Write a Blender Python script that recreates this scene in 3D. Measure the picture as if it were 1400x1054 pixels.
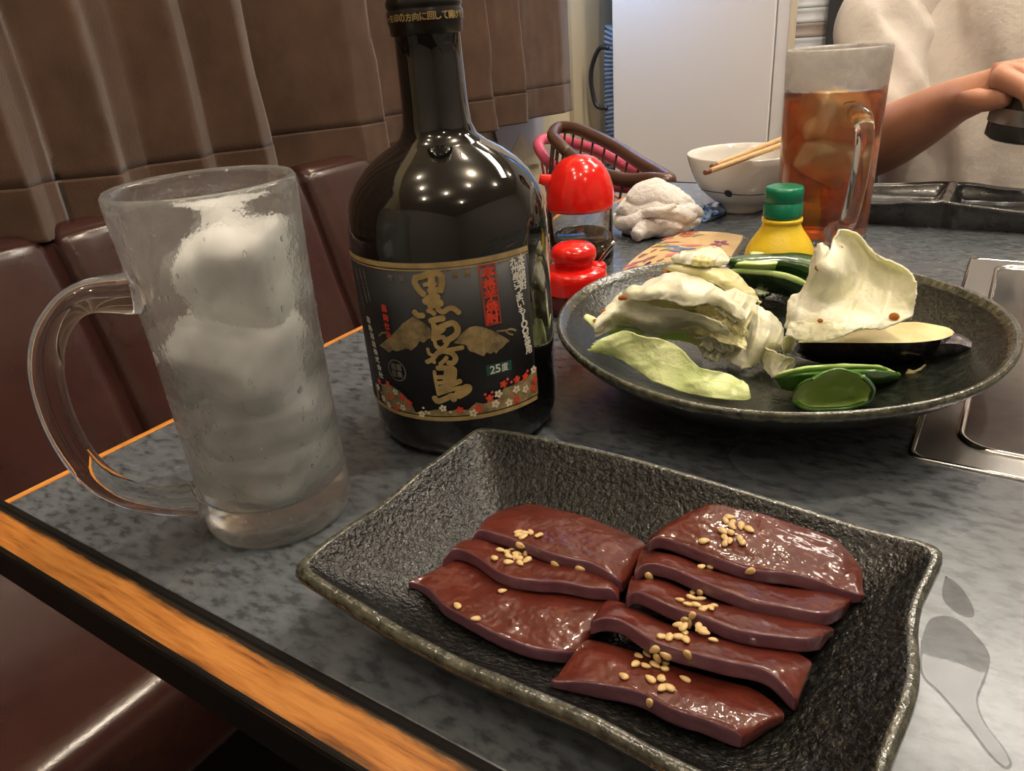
import bpy, bmesh, math, random
import numpy as np
from math import sin, cos, pi, radians
from mathutils import Vector, Matrix, noise
from mathutils.bvhtree import BVHTree
sc = bpy.context.scene
for _o in list(bpy.data.objects):
    bpy.data.objects.remove(_o)
COL = sc.collection
# ------------------------------------------------------------------ camera
# units: metres, z = 0 is the table top, x along the table's near edge, y away from the diner
_R = [[0.836214, 0.180319, -0.51791], [0.543441, -0.399213, 0.738445], [-0.073601, -0.898952, -0.43182]]
cam = bpy.data.cameras.new('camera'); cam.sensor_width = 36; cam.lens = 1015 / 1400 * 36
cam.clip_start = .01; cam.clip_end = 50
CAM = bpy.data.objects.new('camera', cam); COL.objects.link(CAM); sc.camera = CAM
_m = Matrix.Identity(4)
for i in range(3):
    _m[i][0] = _R[i][0]; _m[i][1] = -_R[i][1]; _m[i][2] = -_R[i][2]
    _m[i][3] = (0.35236,-0.10235,0.175)[i]
CAM.matrix_world = _m
# ------------------------------------------------------------------ world and light
sc.view_settings.view_transform = 'Standard'; sc.view_settings.look = 'None'
sc.view_settings.gamma = 1; sc.view_settings.use_curve_mapping = False
sc.view_settings.exposure = 0.0
sc.cycles.use_denoising = True
sc.cycles.max_bounces = 16; sc.cycles.transmission_bounces = 14; sc.cycles.glossy_bounces = 6
sc.cycles.transparent_max_bounces = 16
sc.cycles.sample_clamp_indirect = 14; sc.cycles.blur_glossy = .8
W = bpy.data.worlds.new('room_ambience'); sc.world = W; W.use_nodes = True
W.node_tree.nodes['Background'].inputs[0].default_value = (1, .82, .62, 1)
W.node_tree.nodes['Background'].inputs[1].default_value = .05
CEIL = 1.55
def lamp(kind, name, loc, power, col, size=.03, target=None, sx=None, sy=None):
    l = bpy.data.lights.new(name, kind); l.energy = power; l.color = col
    o = bpy.data.objects.new(name, l); o.location = loc; COL.objects.link(o)
    if kind == 'AREA':
        l.shape = 'RECTANGLE'; l.size = sx; l.size_y = sy
    elif kind != 'SUN': l.shadow_soft_size = size
    if target is not None:
        o.rotation_euler = (Vector(target) - Vector(loc)).to_track_quat('-Z', 'Y').to_euler()
    if kind == 'SPOT':
        l.spot_size = radians(120); l.spot_blend = .6
    return o
WARM = (1, .87, .70)
# fluorescent fixture over the far half of the table, and the room's downlights
lamp('AREA', 'fluorescent_light', (.60, 1.62, CEIL - .06), 22, (1, .92, .80), target=(.60, 1.62, 0), sx=1.0, sy=.30)
SPOTS = [(.66, .52, 34), (.95, .15, 7), (1.35, 1.0, 7), (-.15, 1.15, 13), (-.20, -.2, 5.5), (.95, 2.15, 7), (.25, -1.0, 6), (1.5, -.6, 5), (.02, -.55, 6.5), (.72, -.50, 6.5), (.20, .80, 5), (-.1, 2.1, 5)]
for _x, _y, _p in SPOTS:
    lamp('POINT', 'downlight_bulb', (_x, _y, CEIL - .05), _p, WARM, .036)
lamp('AREA', 'added_blue_light', (-.60, 1.66, .45), 2.0, (.25, .5, 1), target=(-.45, 1.9, .05), sx=.30, sy=.16)  # added lamp, source unseen: tints the cabinet edge and hose blue

# ------------------------------------------------------------------ helpers
def link(name, me, parent=None):
    o = bpy.data.objects.new(name, me); COL.objects.link(o)
    if parent is not None:
        o.parent = parent
        if parent.type == 'EMPTY': o.matrix_parent_inverse = parent.matrix_basis.inverted()
    return o
def mk(name, vf, mat=None, parent=None, smooth=True, mi=None, origin=None):
    v, f = vf
    me = bpy.data.meshes.new(name)
    v = [tuple(p) for p in v]
    if origin is not None: v = [(p[0]-origin[0], p[1]-origin[1], p[2]-origin[2]) for p in v]
    me.from_pydata(v, [], [tuple(q) for q in f])
    for m in (mat if isinstance(mat, (list, tuple)) else [mat]):
        if m: me.materials.append(m)
    if mi is not None: me.polygons.foreach_set('material_index', mi)
    if smooth: me.polygons.foreach_set('use_smooth', [True] * len(me.polygons))
    me.update()
    o = link(name, me, parent)
    if origin is not None: o.location = origin
    return o
def thing(name, label, cat, loc=(0, 0, 0), group=None):
    o = bpy.data.objects.new(name, None); COL.objects.link(o); o.location = loc
    o.empty_display_size = .02
    return tag(o, label, cat, group)
def tag(o, label, cat, group=None):
    o['label'] = label; o['category'] = cat
    if group: o['group'] = group
    return o
def struct(o):
    o['kind'] = 'structure'; return o
def sub(o, lv=1, rl=None):
    m = o.modifiers.new('sub', 'SUBSURF'); m.levels = lv; m.render_levels = lv if rl is None else rl; return o
def bevel(o, w, seg=3, ang=40):
    m = o.modifiers.new('bev', 'BEVEL'); m.width = w; m.segments = seg; m.limit_method = 'ANGLE'; m.angle_limit = radians(ang)
    return o
def autosm(o, ang=40):
    me = o.data
    try: me.set_sharp_from_angle(angle=radians(ang))
    except Exception: pass
    return o
def box(x0, x1, y0, y1, z0, z1):
    v = [(x, y, z) for z in (z0, z1) for y in (y0, y1) for x in (x0, x1)]
    return v, [(0, 2, 3, 1), (4, 5, 7, 6), (0, 1, 5, 4), (2, 6, 7, 3), (0, 4, 6, 2), (1, 3, 7, 5)]
def join(*vfs):
    V = []; F = []
    for v, f in vfs:
        n = len(V); V += [tuple(p) for p in v]; F += [tuple(i + n for i in q) for q in f]
    return V, F
def lathe(prof, base, n=64, a0=0, fn=None):
    V = []; F = []; rings = []
    for k, (r, z) in enumerate(prof):
        if r < 1e-6:
            rings.append([len(V)]); V.append((base[0], base[1], base[2] + z))
        else:
            ids = []
            for i in range(n):
                a = a0 + 2 * pi * i / n
                rr, zz = (r, z) if fn is None else fn(r, z, a)
                ids.append(len(V)); V.append((base[0] + rr * cos(a), base[1] + rr * sin(a), base[2] + zz))
            rings.append(ids)
    for A, B in zip(rings, rings[1:]):
        for i in range(n):
            j = (i + 1) % n
            if len(A) == 1 and len(B) == 1: break
            if len(A) == 1: F.append((A[0], B[j], B[i]))
            elif len(B) == 1: F.append((A[i], A[j], B[0]))
            else: F.append((A[i], A[j], B[j], B[i]))
    return V, F
def rnd(prof, sharp=(), n=6):
    """round a coarse lathe profile: Chaikin corner cutting, end points kept"""
    p = [tuple(q) for q in prof]
    for _ in range(2):
        q = [p[0]]
        for a, b in zip(p, p[1:]):
            q.append((a[0]*.75+b[0]*.25, a[1]*.75+b[1]*.25)); q.append((a[0]*.25+b[0]*.75, a[1]*.25+b[1]*.75))
        q.append(p[-1]); p = q
    return p
def cr(pts, n):
    """Catmull-Rom resampling of a polyline to n points"""
    P = np.array(pts, float); m = len(P)
    Q = np.vstack([2*P[0]-P[1], P, 2*P[-1]-P[-2]])
    out = []
    for t in np.linspace(0, m-1-1e-9, n):
        i = int(t); u = t-i
        a, b, c, d = Q[i], Q[i+1], Q[i+2], Q[i+3]
        out.append(.5*((2*b)+(c-a)*u+(2*a-5*b+4*c-d)*u*u+(3*b-a-3*c+d)*u**3))
    return np.array(out)
def tube(pts, rad, n=12, samples=None, closed=False, caps=True, flat=1.0, up=None):
    P = np.array(pts, float)
    R = np.full(len(P), rad) if np.isscalar(rad) else np.array(rad, float)
    if samples:
        if closed:
            P = cr(np.vstack([P, P[:1]]), samples+1)[:-1]; R = np.full(len(P), rad)
        else:
            PR = cr(np.hstack([P, R[:, None]]), samples); P, R = PR[:, :3], PR[:, 3]
    m = len(P); V = []; F = []
    T = np.roll(P, -1, 0)-np.roll(P, 1, 0) if closed else np.gradient(P, axis=0)
    T /= np.linalg.norm(T, axis=1)[:, None]+1e-12
    u = np.array(up if up is not None else ((0, 0, 1) if abs(T[0][2]) < .9 else (1, 0, 0)), float)
    for k in range(m):
        u = u-T[k]*u.dot(T[k]); u /= np.linalg.norm(u)+1e-12
        w = np.cross(T[k], u)
        for i in range(n):
            a = 2*pi*i/n
            V.append(P[k]+R[k]*(cos(a)*u+flat*sin(a)*w))
    for k in range(m if closed else m-1):
        k2 = (k+1) % m
        for i in range(n):
            j = (i+1) % n
            F.append((k*n+i, k*n+j, k2*n+j, k2*n+i))
    if caps and not closed:
        F.append(tuple(range(n))[::-1]); F.append(tuple((m-1)*n+i for i in range(n)))
    return [tuple(p) for p in V], F
def surf(net, nu, nv):
    """bicubic Catmull-Rom surface through a control net (rows of 3-D points)"""
    rows = [cr(r, nu) for r in net]
    A = np.array(rows)
    return np.array([cr(A[:, j], nv) for j in range(nu)]).transpose(1, 0, 2)
def norms(G):
    du = np.gradient(G, axis=1); dv = np.gradient(G, axis=0)
    n = np.cross(du, dv); return n/(np.linalg.norm(n, axis=2)[..., None]+1e-12)
def sheet(G, th, taper=False):
    """closed thin sheet around the grid G; th scalar or array"""
    nv, nu, _ = G.shape
    N = norms(G); th = np.broadcast_to(np.array(th, float), (nv, nu))[..., None]
    A = G+N*th/2; B = G-N*th/2
    V = [tuple(p) for p in A.reshape(-1, 3)]+[tuple(p) for p in B.reshape(-1, 3)]
    F = []; o = nu*nv
    for j in range(nv-1):
        for i in range(nu-1):
            a = j*nu+i
            F.append((a, a+1, a+nu+1, a+nu)); F.append((o+a, o+a+nu, o+a+nu+1, o+a+1))
    ring = [i for i in range(nu)]+[j*nu+nu-1 for j in range(1, nv)]+[(nv-1)*nu+i for i in range(nu-2, -1, -1)]+[j*nu for j in range(nv-2, 0, -1)]
    for a, b in zip(ring, ring[1:]+ring[:1]): F.append((a, o+a, o+b, b))
    return V, F
def fbm(p, s, oct=3): return noise.fractal(Vector(p)*s, 1.0, 2.0, oct)
# ------------------------------------------------------------------ materials
def mat(name, col, rough=.5, metal=0., spec=.5, **kw):
    m = bpy.data.materials.new(name); m.use_nodes = True
    b = m.node_tree.nodes['Principled BSDF']
    b.inputs['Base Color'].default_value = (*col, 1); b.inputs['Roughness'].default_value = rough
    b.inputs['Metallic'].default_value = metal; b.inputs['Specular IOR Level'].default_value = spec
    for k, v in kw.items():
        b.inputs[k.replace('_', ' ')].default_value = v
    return m
def nd(m, typ, **kw):
    n = m.node_tree.nodes.new(typ)
    for k, v in kw.items():
        if k in n.inputs: n.inputs[k].default_value = v
        else: setattr(n, k, v)
    return n
def bs(m): return m.node_tree.nodes['Principled BSDF']
def lk(m, a, b): m.node_tree.links.new(a, b)
def coords(m, scale=(1, 1, 1), kind='Object'):
    t = nd(m, 'ShaderNodeTexCoord'); mp = nd(m, 'ShaderNodeMapping'); mp.inputs['Scale'].default_value = scale
    lk(m, t.outputs[kind], mp.inputs[0]); return mp.outputs[0]
def noise_col(m, stops, scale=20, detail=4, rough=.6, vec=None, to='Base Color', dist=0):
    n = nd(m, 'ShaderNodeTexNoise'); n.inputs['Scale'].default_value = scale; n.inputs['Detail'].default_value = detail
    n.inputs['Roughness'].default_value = rough; n.inputs['Distortion'].default_value = dist
    lk(m, vec if vec is not None else coords(m), n.inputs['Vector'])
    r = nd(m, 'ShaderNodeValToRGB'); e = r.color_ramp.elements
    while len(e) < len(stops): e.new(.5)
    for q, (p, c) in zip(e, stops): q.position = p; q.color = (*c, 1) if len(c) == 3 else c
    lk(m, n.outputs['Fac'], r.inputs[0])
    if to: lk(m, r.outputs[0], bs(m).inputs[to])
    return r.outputs[0], n.outputs['Fac']
def bump(m, scale, strength, dist=.001, detail=3, vec=None, kind='noise', rough=.6):
    if kind == 'noise':
        n = nd(m, 'ShaderNodeTexNoise'); n.inputs['Detail'].default_value = detail; n.inputs['Roughness'].default_value = rough; out = 'Fac'
    else:
        n = nd(m, 'ShaderNodeTexVoronoi'); out = 'Distance'
    n.inputs['Scale'].default_value = scale
    lk(m, vec if vec is not None else coords(m), n.inputs['Vector'])
    b = nd(m, 'ShaderNodeBump'); b.inputs['Strength'].default_value = strength; b.inputs['Distance'].default_value = dist
    old = bs(m).inputs['Normal'].links
    if old: lk(m, old[0].from_socket, b.inputs['Normal'])
    lk(m, n.outputs[out], b.inputs['Height']); lk(m, b.outputs[0], bs(m).inputs['Normal'])
    if 'bottle' not in m.name: lk(m, b.outputs[0], bs(m).inputs['Coat Normal'])
    return b
def g(v): # sRGB 0-255 -> linear
    return tuple(((c/255+.055)/1.055)**2.4 if c/255 > .04045 else c/255/12.92 for c in v)
# ================================================================== structure
M_wallL = mat('wall_cream', (.50, .42, .27), .8); bump(M_wallL, 90, .15)
M_wallW = mat('wall_grey', (.42, .40, .37), .8); bump(M_wallW, 90, .1)
M_floor = mat('floor_dark', (.05, .038, .03), .5); noise_col(M_floor, [(.3, (.03, .022, .018)), (.7, (.07, .05, .035))], 6)
M_ceil = mat('ceiling_white', (.62, .56, .48), .9); bump(M_ceil, 200, .2)
M_ded = mat('recess_shade', (.03, .032, .036), .7); bump(M_ded, 60, .1)
FL = -.70
struct(mk('floor', box(-.68, 2.6, -2.0, 2.75, FL-.05, FL), M_floor, smooth=False))
struct(mk('ceiling', box(-.68, 2.6, -2.0, 2.75, CEIL, CEIL+.05), M_ceil, smooth=False))
struct(mk('wall_left', box(-.73, -.68, -2.0, 2.75, FL, CEIL), M_wallL, smooth=False))
struct(mk('wall_front', box(-.68, 2.6, -2.05, -2.0, FL, CEIL), M_wallW, smooth=False))
struct(mk('wall_back', box(-.68, 2.6, 2.75, 2.80, FL, CEIL), M_wallW, smooth=False))
struct(mk('wall_right', box(2.6, 2.65, -2.0, 2.75, FL, CEIL), M_wallW, smooth=False))
# narrow pilaster strips on the left wall, just past the curtain
M_pil = mat('pilaster_cream', (.40, .33, .21), .7); bump(M_pil, 70, .1)
struct(mk('trim_1', box(-.68, -.665, 1.74, 1.90, FL, CEIL), M_pil, smooth=False))

# downlight fittings: ring and glowing lens
M_ring = mat('downlight_ring', (.7, .7, .7), .3, .6); bump(M_ring, 300, .05)
M_glow = mat('downlight_lens', (1, .9, .75), .3); bs(M_glow).inputs['Emission Color'].default_value = (1, .82, .58, 1); bs(M_glow).inputs['Emission Strength'].default_value = 6
noise_col(M_glow, [(0, (.9, .8, .6)), (1, (1, .9, .8))], 50)
WHERE = ['over the right half of the table', 'right of the table', 'over the far right of the room', 'over the left bench', 'over the near left bench end', 'by the back wall', 'behind the diner', 'in the near right of the room', 'behind the diner on the left', 'behind the diner on the right', 'over the far left table corner', 'by the white cabinet']
for i, (x, y, p) in enumerate(SPOTS):
    t = thing('ceiling_downlight', 'round recessed ceiling downlight ' + WHERE[i], 'downlight', (x, y, CEIL), 'ceiling downlights')
    mk('ring', lathe([(.034, 0), (.046, -.002), (.046, -.006), (.036, -.008), (.033, -.002)], (x, y, CEIL), 32), M_ring, t)
    mk('lens', lathe([(0, -.003), (.034, -.003), (.034, -.001), (0, -.001)], (x, y, CEIL), 32), M_glow, t)

M_fix = mat('fixture_white', (.75, .75, .72), .4); bump(M_fix, 100, .05)
for cx_, cy_, w_ in ((.60, 1.62, 'beyond the far side of the table'),):
    t = thing('fluorescent_fixture', 'long white fluorescent ceiling fixture ' + w_, 'light', (cx_, cy_, CEIL))
    bevel(mk('housing', box(cx_-.52, cx_+.52, cy_-.17, cy_+.17, CEIL-.045, CEIL), M_fix, t, False), .006)

# ================================================================== dining table
M_lam = mat('laminate_slate', (.07, .075, .08), .28, spec=.75)
vec = coords(M_lam, (1, 1, 1))
n1 = nd(M_lam, 'ShaderNodeTexNoise'); n1.inputs['Scale'].default_value = 215; n1.inputs['Detail'].default_value = 4; n1.inputs['Roughness'].default_value = .55
mp = nd(M_lam, 'ShaderNodeMapping'); mp.inputs['Scale'].default_value = (.55, 1.15, 1); mp.inputs['Rotation'].default_value = (0, 0, radians(-38)); lk(M_lam, vec, mp.inputs[0]); lk(M_lam, mp.outputs[0], n1.inputs['Vector'])
r1 = nd(M_lam, 'ShaderNodeValToRGB'); e = r1.color_ramp.elements
e[0].position = .36; e[0].color = (*g((60, 64, 70)), 1); e[1].position = .50; e[1].color = (*g((86, 92, 98)), 1)
q = e.new(.44); q.color = (*g((75, 80, 86)), 1); q = e.new(.70); q.color = (*g((98, 103, 109)), 1)
lk(M_lam, n1.outputs['Fac'], r1.inputs[0])
n2 = nd(M_lam, 'ShaderNodeTexNoise'); n2.inputs['Scale'].default_value = 16; n2.inputs['Detail'].default_value = 3; lk(M_lam, vec, n2.inputs['Vector'])
mx = nd(M_lam, 'ShaderNodeMixRGB'); mx.blend_type = 'MULTIPLY'; mx.inputs[0].default_value = .22
r2 = nd(M_lam, 'ShaderNodeValToRGB'); r2.color_ramp.elements[0].position = .3; r2.color_ramp.elements[0].color = (.62, .62, .64, 1); r2.color_ramp.elements[1].position = .7
lk(M_lam, n2.outputs['Fac'], r2.inputs[0]); lk(M_lam, r1.outputs[0], mx.inputs[1]); lk(M_lam, r2.outputs[0], mx.inputs[2]); lk(M_lam, mx.outputs[0], bs(M_lam).inputs['Base Color'])
bump(M_lam, 120, .12, .0006)
rr = nd(M_lam, 'ShaderNodeMapRange'); rr.inputs[3].default_value = .20; rr.inputs[4].default_value = .34; lk(M_lam, n2.outputs['Fac'], rr.inputs[0]); lk(M_lam, rr.outputs[0], bs(M_lam).inputs['Roughness'])
M_blk = mat('black_edge_paint', (.005, .004, .004), .6, spec=.2); bump(M_blk, 60, .2)
M_wood = mat('worn_orange_wood', (.5, .25, .07), .42)
vw = coords(M_wood, (6, 90, 90))
wc, wf = noise_col(M_wood, [(.30, g((100, 58, 22))), (.44, g((166, 104, 44))), (.60, g((192, 130, 64))), (.78, g((140, 84, 36)))], 4, 5, .6, vw)
bump(M_wood, 6, .25, .0006, vec=vw)
# worn through paint: black shows near both long edges of the chamfer
nn = nd(M_wood, 'ShaderNodeTexNoise'); nn.inputs['Scale'].default_value = 3; nn.inputs['Detail'].default_value = 6; nn.inputs['Roughness'].default_value = .7
lk(M_wood, coords(M_wood, (9, 60, 60)), nn.inputs['Vector'])
M_wood2 = mat('worn_orange_wood_side', (.5, .25, .07), .5)
noise_col(M_wood2, [(.3, g((60, 36, 14))), (.42, g((190, 120, 46))), (.75, g((226, 160, 80)))], 4, 5, .7, coords(M_wood2, (60, 5, 60)))
TX0, TX1, TY0, TY1 = 0, 1.22, 0, .735
tab = thing('dining_table', 'grey stone-patterned laminate dining table with worn orange wood front edge', 'table', (.6, .36, FL))
bevel(mk('tabletop', box(TX0, TX1, TY0, TY1, -.022, 0), M_lam, tab, False), .0006, 2)
def prism(prof, axis, a, b, seg=1):
    n = len(prof); V = []; F = []
    for s in range(seg+1):
        t = a+(b-a)*s/seg
        for (p, z) in prof: V.append((t, p, z) if axis == 'x' else (p, t, z))
    for s in range(seg):
        for i in range(n):
            j = (i+1) % n; F.append((s*n+i, s*n+j, (s+1)*n+j, (s+1)*n+i))
    F.append(tuple(range(n))[::-1]); F.append(tuple(seg*n+i for i in range(n)))
    return V, F
# front edge: black rail with a chamfer worn down to the bare wood
mk('edge_rail', prism([(-.0002, -.024), (-.0002, .0003), (-.0022, .0003), (-.0028, -.0002), (-.0170, -.0042), (-.0180, -.0062), (-.0180, -.021), (-.0160, -.024)], 'x', -.012, TX1+.012), M_blk, tab, False)
# the worn band: ragged long edges, lying proud of the painted rail
random.seed(5)
V = []; F = []; WS = []; ns = 420
for i in range(ns+1):
    x = -.0118+i*(TX1+.022)/ns
    a = .03; b = 1.02
    a = max(.02, a); b = min(1.06, b)
    for k in range(5):
        s = a+(b-a)*k/4; WS.append(k/4)
        y = -.0028-.0142*s; z = -.0002-.0040*s+.00045*sin(pi*k/4)+.00012
        if s > 1: z -= (s-1)*.02
        V.append((x, y, z))
    if i:
        for k in range(4): q = (i-1)*5+k; F.append((q, q+1, q+6, q+5))
wb = mk('worn_wood_band', (V, F), M_wood, tab)
at = wb.data.attributes.new('across', 'FLOAT', 'POINT'); at.data.foreach_set('value', WS)
# paint left along both long edges of the chamfer: its ragged border is wear, fixed to the wood
an = nd(M_wood, 'ShaderNodeAttribute'); an.attribute_name = 'across'
m1 = nd(M_wood, 'ShaderNodeMath'); m1.operation = 'SUBTRACT'; m1.inputs[1].default_value = .53; lk(M_wood, an.outputs['Fac'], m1.inputs[0])
m2 = nd(M_wood, 'ShaderNodeMath'); m2.operation = 'ABSOLUTE'; lk(M_wood, m1.outputs[0], m2.inputs[0])
m3 = nd(M_wood, 'ShaderNodeMath'); m3.operation = 'MULTIPLY_ADD'; m3.inputs[1].default_value = -.42; lk(M_wood, nn.outputs['Fac'], m3.inputs[0]); lk(M_wood, m2.outputs[0], m3.inputs[2])
m4 = nd(M_wood, 'ShaderNodeMapRange'); m4.inputs[1].default_value = .13; m4.inputs[2].default_value = .25; lk(M_wood, m3.outputs[0], m4.inputs[0])
m5 = nd(M_wood, 'ShaderNodeMixRGB'); m5.inputs[2].default_value = (.008, .005, .003, 1); lk(M_wood, m4.outputs[0], m5.inputs[0]); lk(M_wood, wc, m5.inputs[1]); lk(M_wood, m5.outputs[0], bs(M_wood).inputs['Base Color'])
mk('edge_rail', prism([(.0002, -.024), (.0002, .0002), (-.0012, .0002), (-.0050, -.0004), (-.0062, -.003), (-.0062, -.024)], 'y', 0, TY1+.006), M_wood2, tab, False)
mk('edge_rail', prism([(TY1, -.024), (TY1, .0003), (TY1+.004, .0003), (TY1+.008, -.003), (TY1+.008, -.024)], 'x', -.006, TX1+.012), M_blk, tab, False)
mk('edge_rail', prism([(TX1, -.024), (TX1, .0003), (TX1+.008, .0003), (TX1+.012, -.003), (TX1+.012, -.024)], 'y', 0, TY1), M_blk, tab, False)
bevel(mk('under_frame', box(.06, TX1-.06, .06, TY1-.06, -.075, -.022), M_blk, tab, False), .004)
for x in (.25, .97):
    mk('leg', lathe([(0, 0), (.19, 0), (.19, .012), (.05, .03), (.034, .05), (.034, .60), (.08, .622), (.08, .626), (0, .626)], (x, .367, FL), 40), M_blk, tab)

# ---- stainless roaster cover let into the table
M_steel = mat('brushed_steel', (.36, .35, .34), .33, .9); bump(M_steel, 8, .12, .0004, vec=coords(M_steel, (300, 8, 8)))
M_chr = mat('polished_steel', (.75, .74, .72), .12, 1); bump(M_chr, 120, .04)
M_pan = mat('smoked_panel', (.11, .11, .115), .13, .35); noise_col(M_pan, [(.3, (.075, .075, .08)), (.7, (.14, .138, .135))], 20)
def rrect(x0, x1, y0, y1, r, n=8):
    out = []
    for cx, cy, a in ((x1-r, y1-r, 0), (x0+r, y1-r, 90), (x0+r, y0+r, 180), (x1-r, y0+r, 270)):
        for i in range(n+1):
            t = radians(a+90*i/n); out.append((cx+r*cos(t), cy+r*sin(t)))
    return out
def ringloft(loops, cap=True):
    n = len(loops[0]); V = [p for l in loops for p in l]; F = []
    for k in range(len(loops)-1):
        for i in range(n):
            j = (i+1) % n; F.append((k*n+i, k*n+j, (k+1)*n+j, (k+1)*n+i))
    if cap: F.append(tuple((len(loops)-1)*n+i for i in range(n)))
    return V, F
GX0, GX1, GY0, GY1 = .3345, .66, .2075, .5165
rc = thing('roaster_cover', 'flat steel roaster cover set into the table right of the round plate', 'grill cover', (.5, .36, 0))
def lz(l, z): return [(x, y, z) for x, y in l]
mk('outer_rim', ringloft([lz(rrect(GX0, GX1, GY0, GY1, .006), .0001), lz(rrect(GX0, GX1, GY0, GY1, .006), .0010), lz(rrect(GX0+.0012, GX1-.0012, GY0+.0012, GY1-.0012, .005), .0014), lz(rrect(GX0+.0025, GX1-.0025, GY0+.0025, GY1-.0025, .005), .0008)], False), M_chr, rc)
mk('frame_band', ringloft([lz(rrect(GX0+.0023, GX1-.0023, GY0+.0023, GY1-.0023, .005), .0008), lz(rrect(GX0+.016, GX1-.016, GY0+.016, GY1-.016, .014), .0010)], False), M_steel, rc)
mk('inner_rim', ringloft([lz(rrect(GX0+.016, GX1-.016, GY0+.016, GY1-.016, .014), .0010), lz(rrect(GX0+.0165, GX1-.0165, GY0+.0165, GY1-.0165, .014), .0024), lz(rrect(GX0+.018, GX1-.018, GY0+.018, GY1-.018, .013), .0026), lz(rrect(GX0+.0192, GX1-.0192, GY0+.0192, GY1-.0192, .012), .0010)], False), M_chr, rc)
mk('panel', ringloft([lz(rrect(GX0+.0192, GX1-.0192, GY0+.0192, GY1-.0192, .012), .0012)]), M_pan, rc, False)

# ================================================================== bench and curtain on the left
M_vin = mat('brown_vinyl', (.045, .016, .013), .24, spec=.7); noise_col(M_vin, [(.3, (.030, .0105, .0085)), (.7, (.048, .017, .013))], 9)
bump(M_vin, 420, .25, .0006); bump(M_vin, 14, .25, .004)
bench = thing('vinyl_bench', 'dark brown vinyl bench with seamed backrest left of the table', 'bench', (-.35, .4, FL))
def cushion(x0, x1, y0, y1, z0, z1, r, name, parent):
    o = mk(name, box(x0, x1, y0, y1, z0, z1), M_vin, parent); bevel(o, r, 6); return o
cushion(-.60, -.150, -1.2, .845, -.40, -.278, .03, 'seat_cushion', bench)
cushion(-.60, -.150, .851, 1.56, -.40, -.278, .03, 'seat_cushion', bench)
mk('plinth', box(-.62, -.19, -1.2, 1.56, FL, -.398), M_blk, bench, False)
# backrest: leaning padded panels between the seams
SE = [-.75, -.235, .305, .685, 1.065]
for a, b in zip(SE, SE[1:]):
    net = []; ny = 20
    prof = [(-.47, -.285), (-.484, -.25), (-.52, -.12), (-.551, -.020), (-.560, -.004), (-.575, .004), (-.595, .002), (-.64, -.01)]
    P = cr([(x, 0, z) for x, z in prof], 30)
    G = np.zeros((30, ny, 3))
    for j in range(30):
        for i in range(ny):
            s = i/(ny-1); e_ = min(s, 1-s)*(b-a)
            puff = .014*(1-math.exp(-e_/.012))-.010+.003*fbm((P[j][0]*9, (a+s*(b-a))*7, P[j][2]*9), 1)
            G[j, i] = (P[j][0]+puff*.95, a+s*(b-a), P[j][2]+puff*.3)
    mk('back_panel', sheet(G, .01), M_vin, bench)
mk('back_frame', box(-.665, -.60, -1.0, 1.06, -.28, -.012), M_blk, bench, False)

M_cur = mat('brown_curtain', (.1, .065, .04), .85, spec=.15, Sheen_Weight=.25)
vc = coords(M_cur, (1, 1, 1))
noise_col(M_cur, [(.3, g((67, 49, 38))), (.7, g((83, 62, 48)))], 14, 3, .6, vc)
bump(M_cur, 1, .5, .0012, 2, coords(M_cur, (700, 700, 180))); bump(M_cur, 1, .35, .001, 2, coords(M_cur, (200, 200, 1100)))
cur = thing('window_curtain', 'brown pleated curtain with stitched hem hanging over the vinyl bench', 'curtain', (-.55, .6, 1.0))
# pleats: y position of each fold ridge and its height towards the room
KN = [(-.6, 0), (-.5, .03), (-.36, .0), (-.22, .035), (-.1, .0), (0.0, .03), (.10, .004), (.185, .028), (.245, .002), (.295, .030), (.325, .010), (.345, .004), (.40, .030), (.425, .012), (.46, .006), (.515, .032), (.55, .016), (.60, .046), (.632, .034), (.645, -.022), (.70, -.028), (.76, .0), (.82, .03), (.87, .036), (.885, -.012), (.96, .0), (1.03, .02), (1.09, .038), (1.107, .0), (1.15, .018), (1.195, .036), (1.212, .0), (1.26, .016), (1.315, .034), (1.33, .004), (1.40, .014), (1.48, .030), (1.53, .028), (1.545, .01)]
ky = np.array([k[0] for k in KN]); kd = np.array([k[1] for k in KN])
def hemz(y): return -.008+.030*max(0, (.40-y)/.4)**1.3
def curt(y, z):
    h = (z-hemz(y))
    f = np.interp(y+.012*noise.noise(Vector((y*3, h*2.5, 0)))*min(1, h*6), ky, kd)
    return -.594+f*1.45*(1-.22*min(1, h*1.2))+.004*noise.noise(Vector((y*14, z*9, 1)))+.0015*noise.noise(Vector((y*60, z*40, 4)))
YS = np.unique(np.concatenate([np.linspace(-.6, 1.545, 330), ky]))
def curgrid(z0s, off, name):
    G = np.zeros((len(z0s), len(YS), 3))
    for j, h in enumerate(z0s):
        for i, y in enumerate(YS):
            z = hemz(y)+h; G[j, i] = (curt(y, z)+off, y, z)
    return mk(name, sheet(G, .0016), M_cur, cur)
curgrid([.058+.95*(k/34)**1.2 for k in range(35)], 0, 'cloth')
curgrid([0, .004, .012, .024, .036, .048, .0565, .060], .0016, 'hem')
M_rod = mat('curtain_rail_white', (.6, .58, .54), .4); bump(M_rod, 100, .05)
mk('rail', tube([(-.57, -.62, 1.03), (-.57, 1.56, 1.03)], .011, 12), M_rod, cur)

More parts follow.
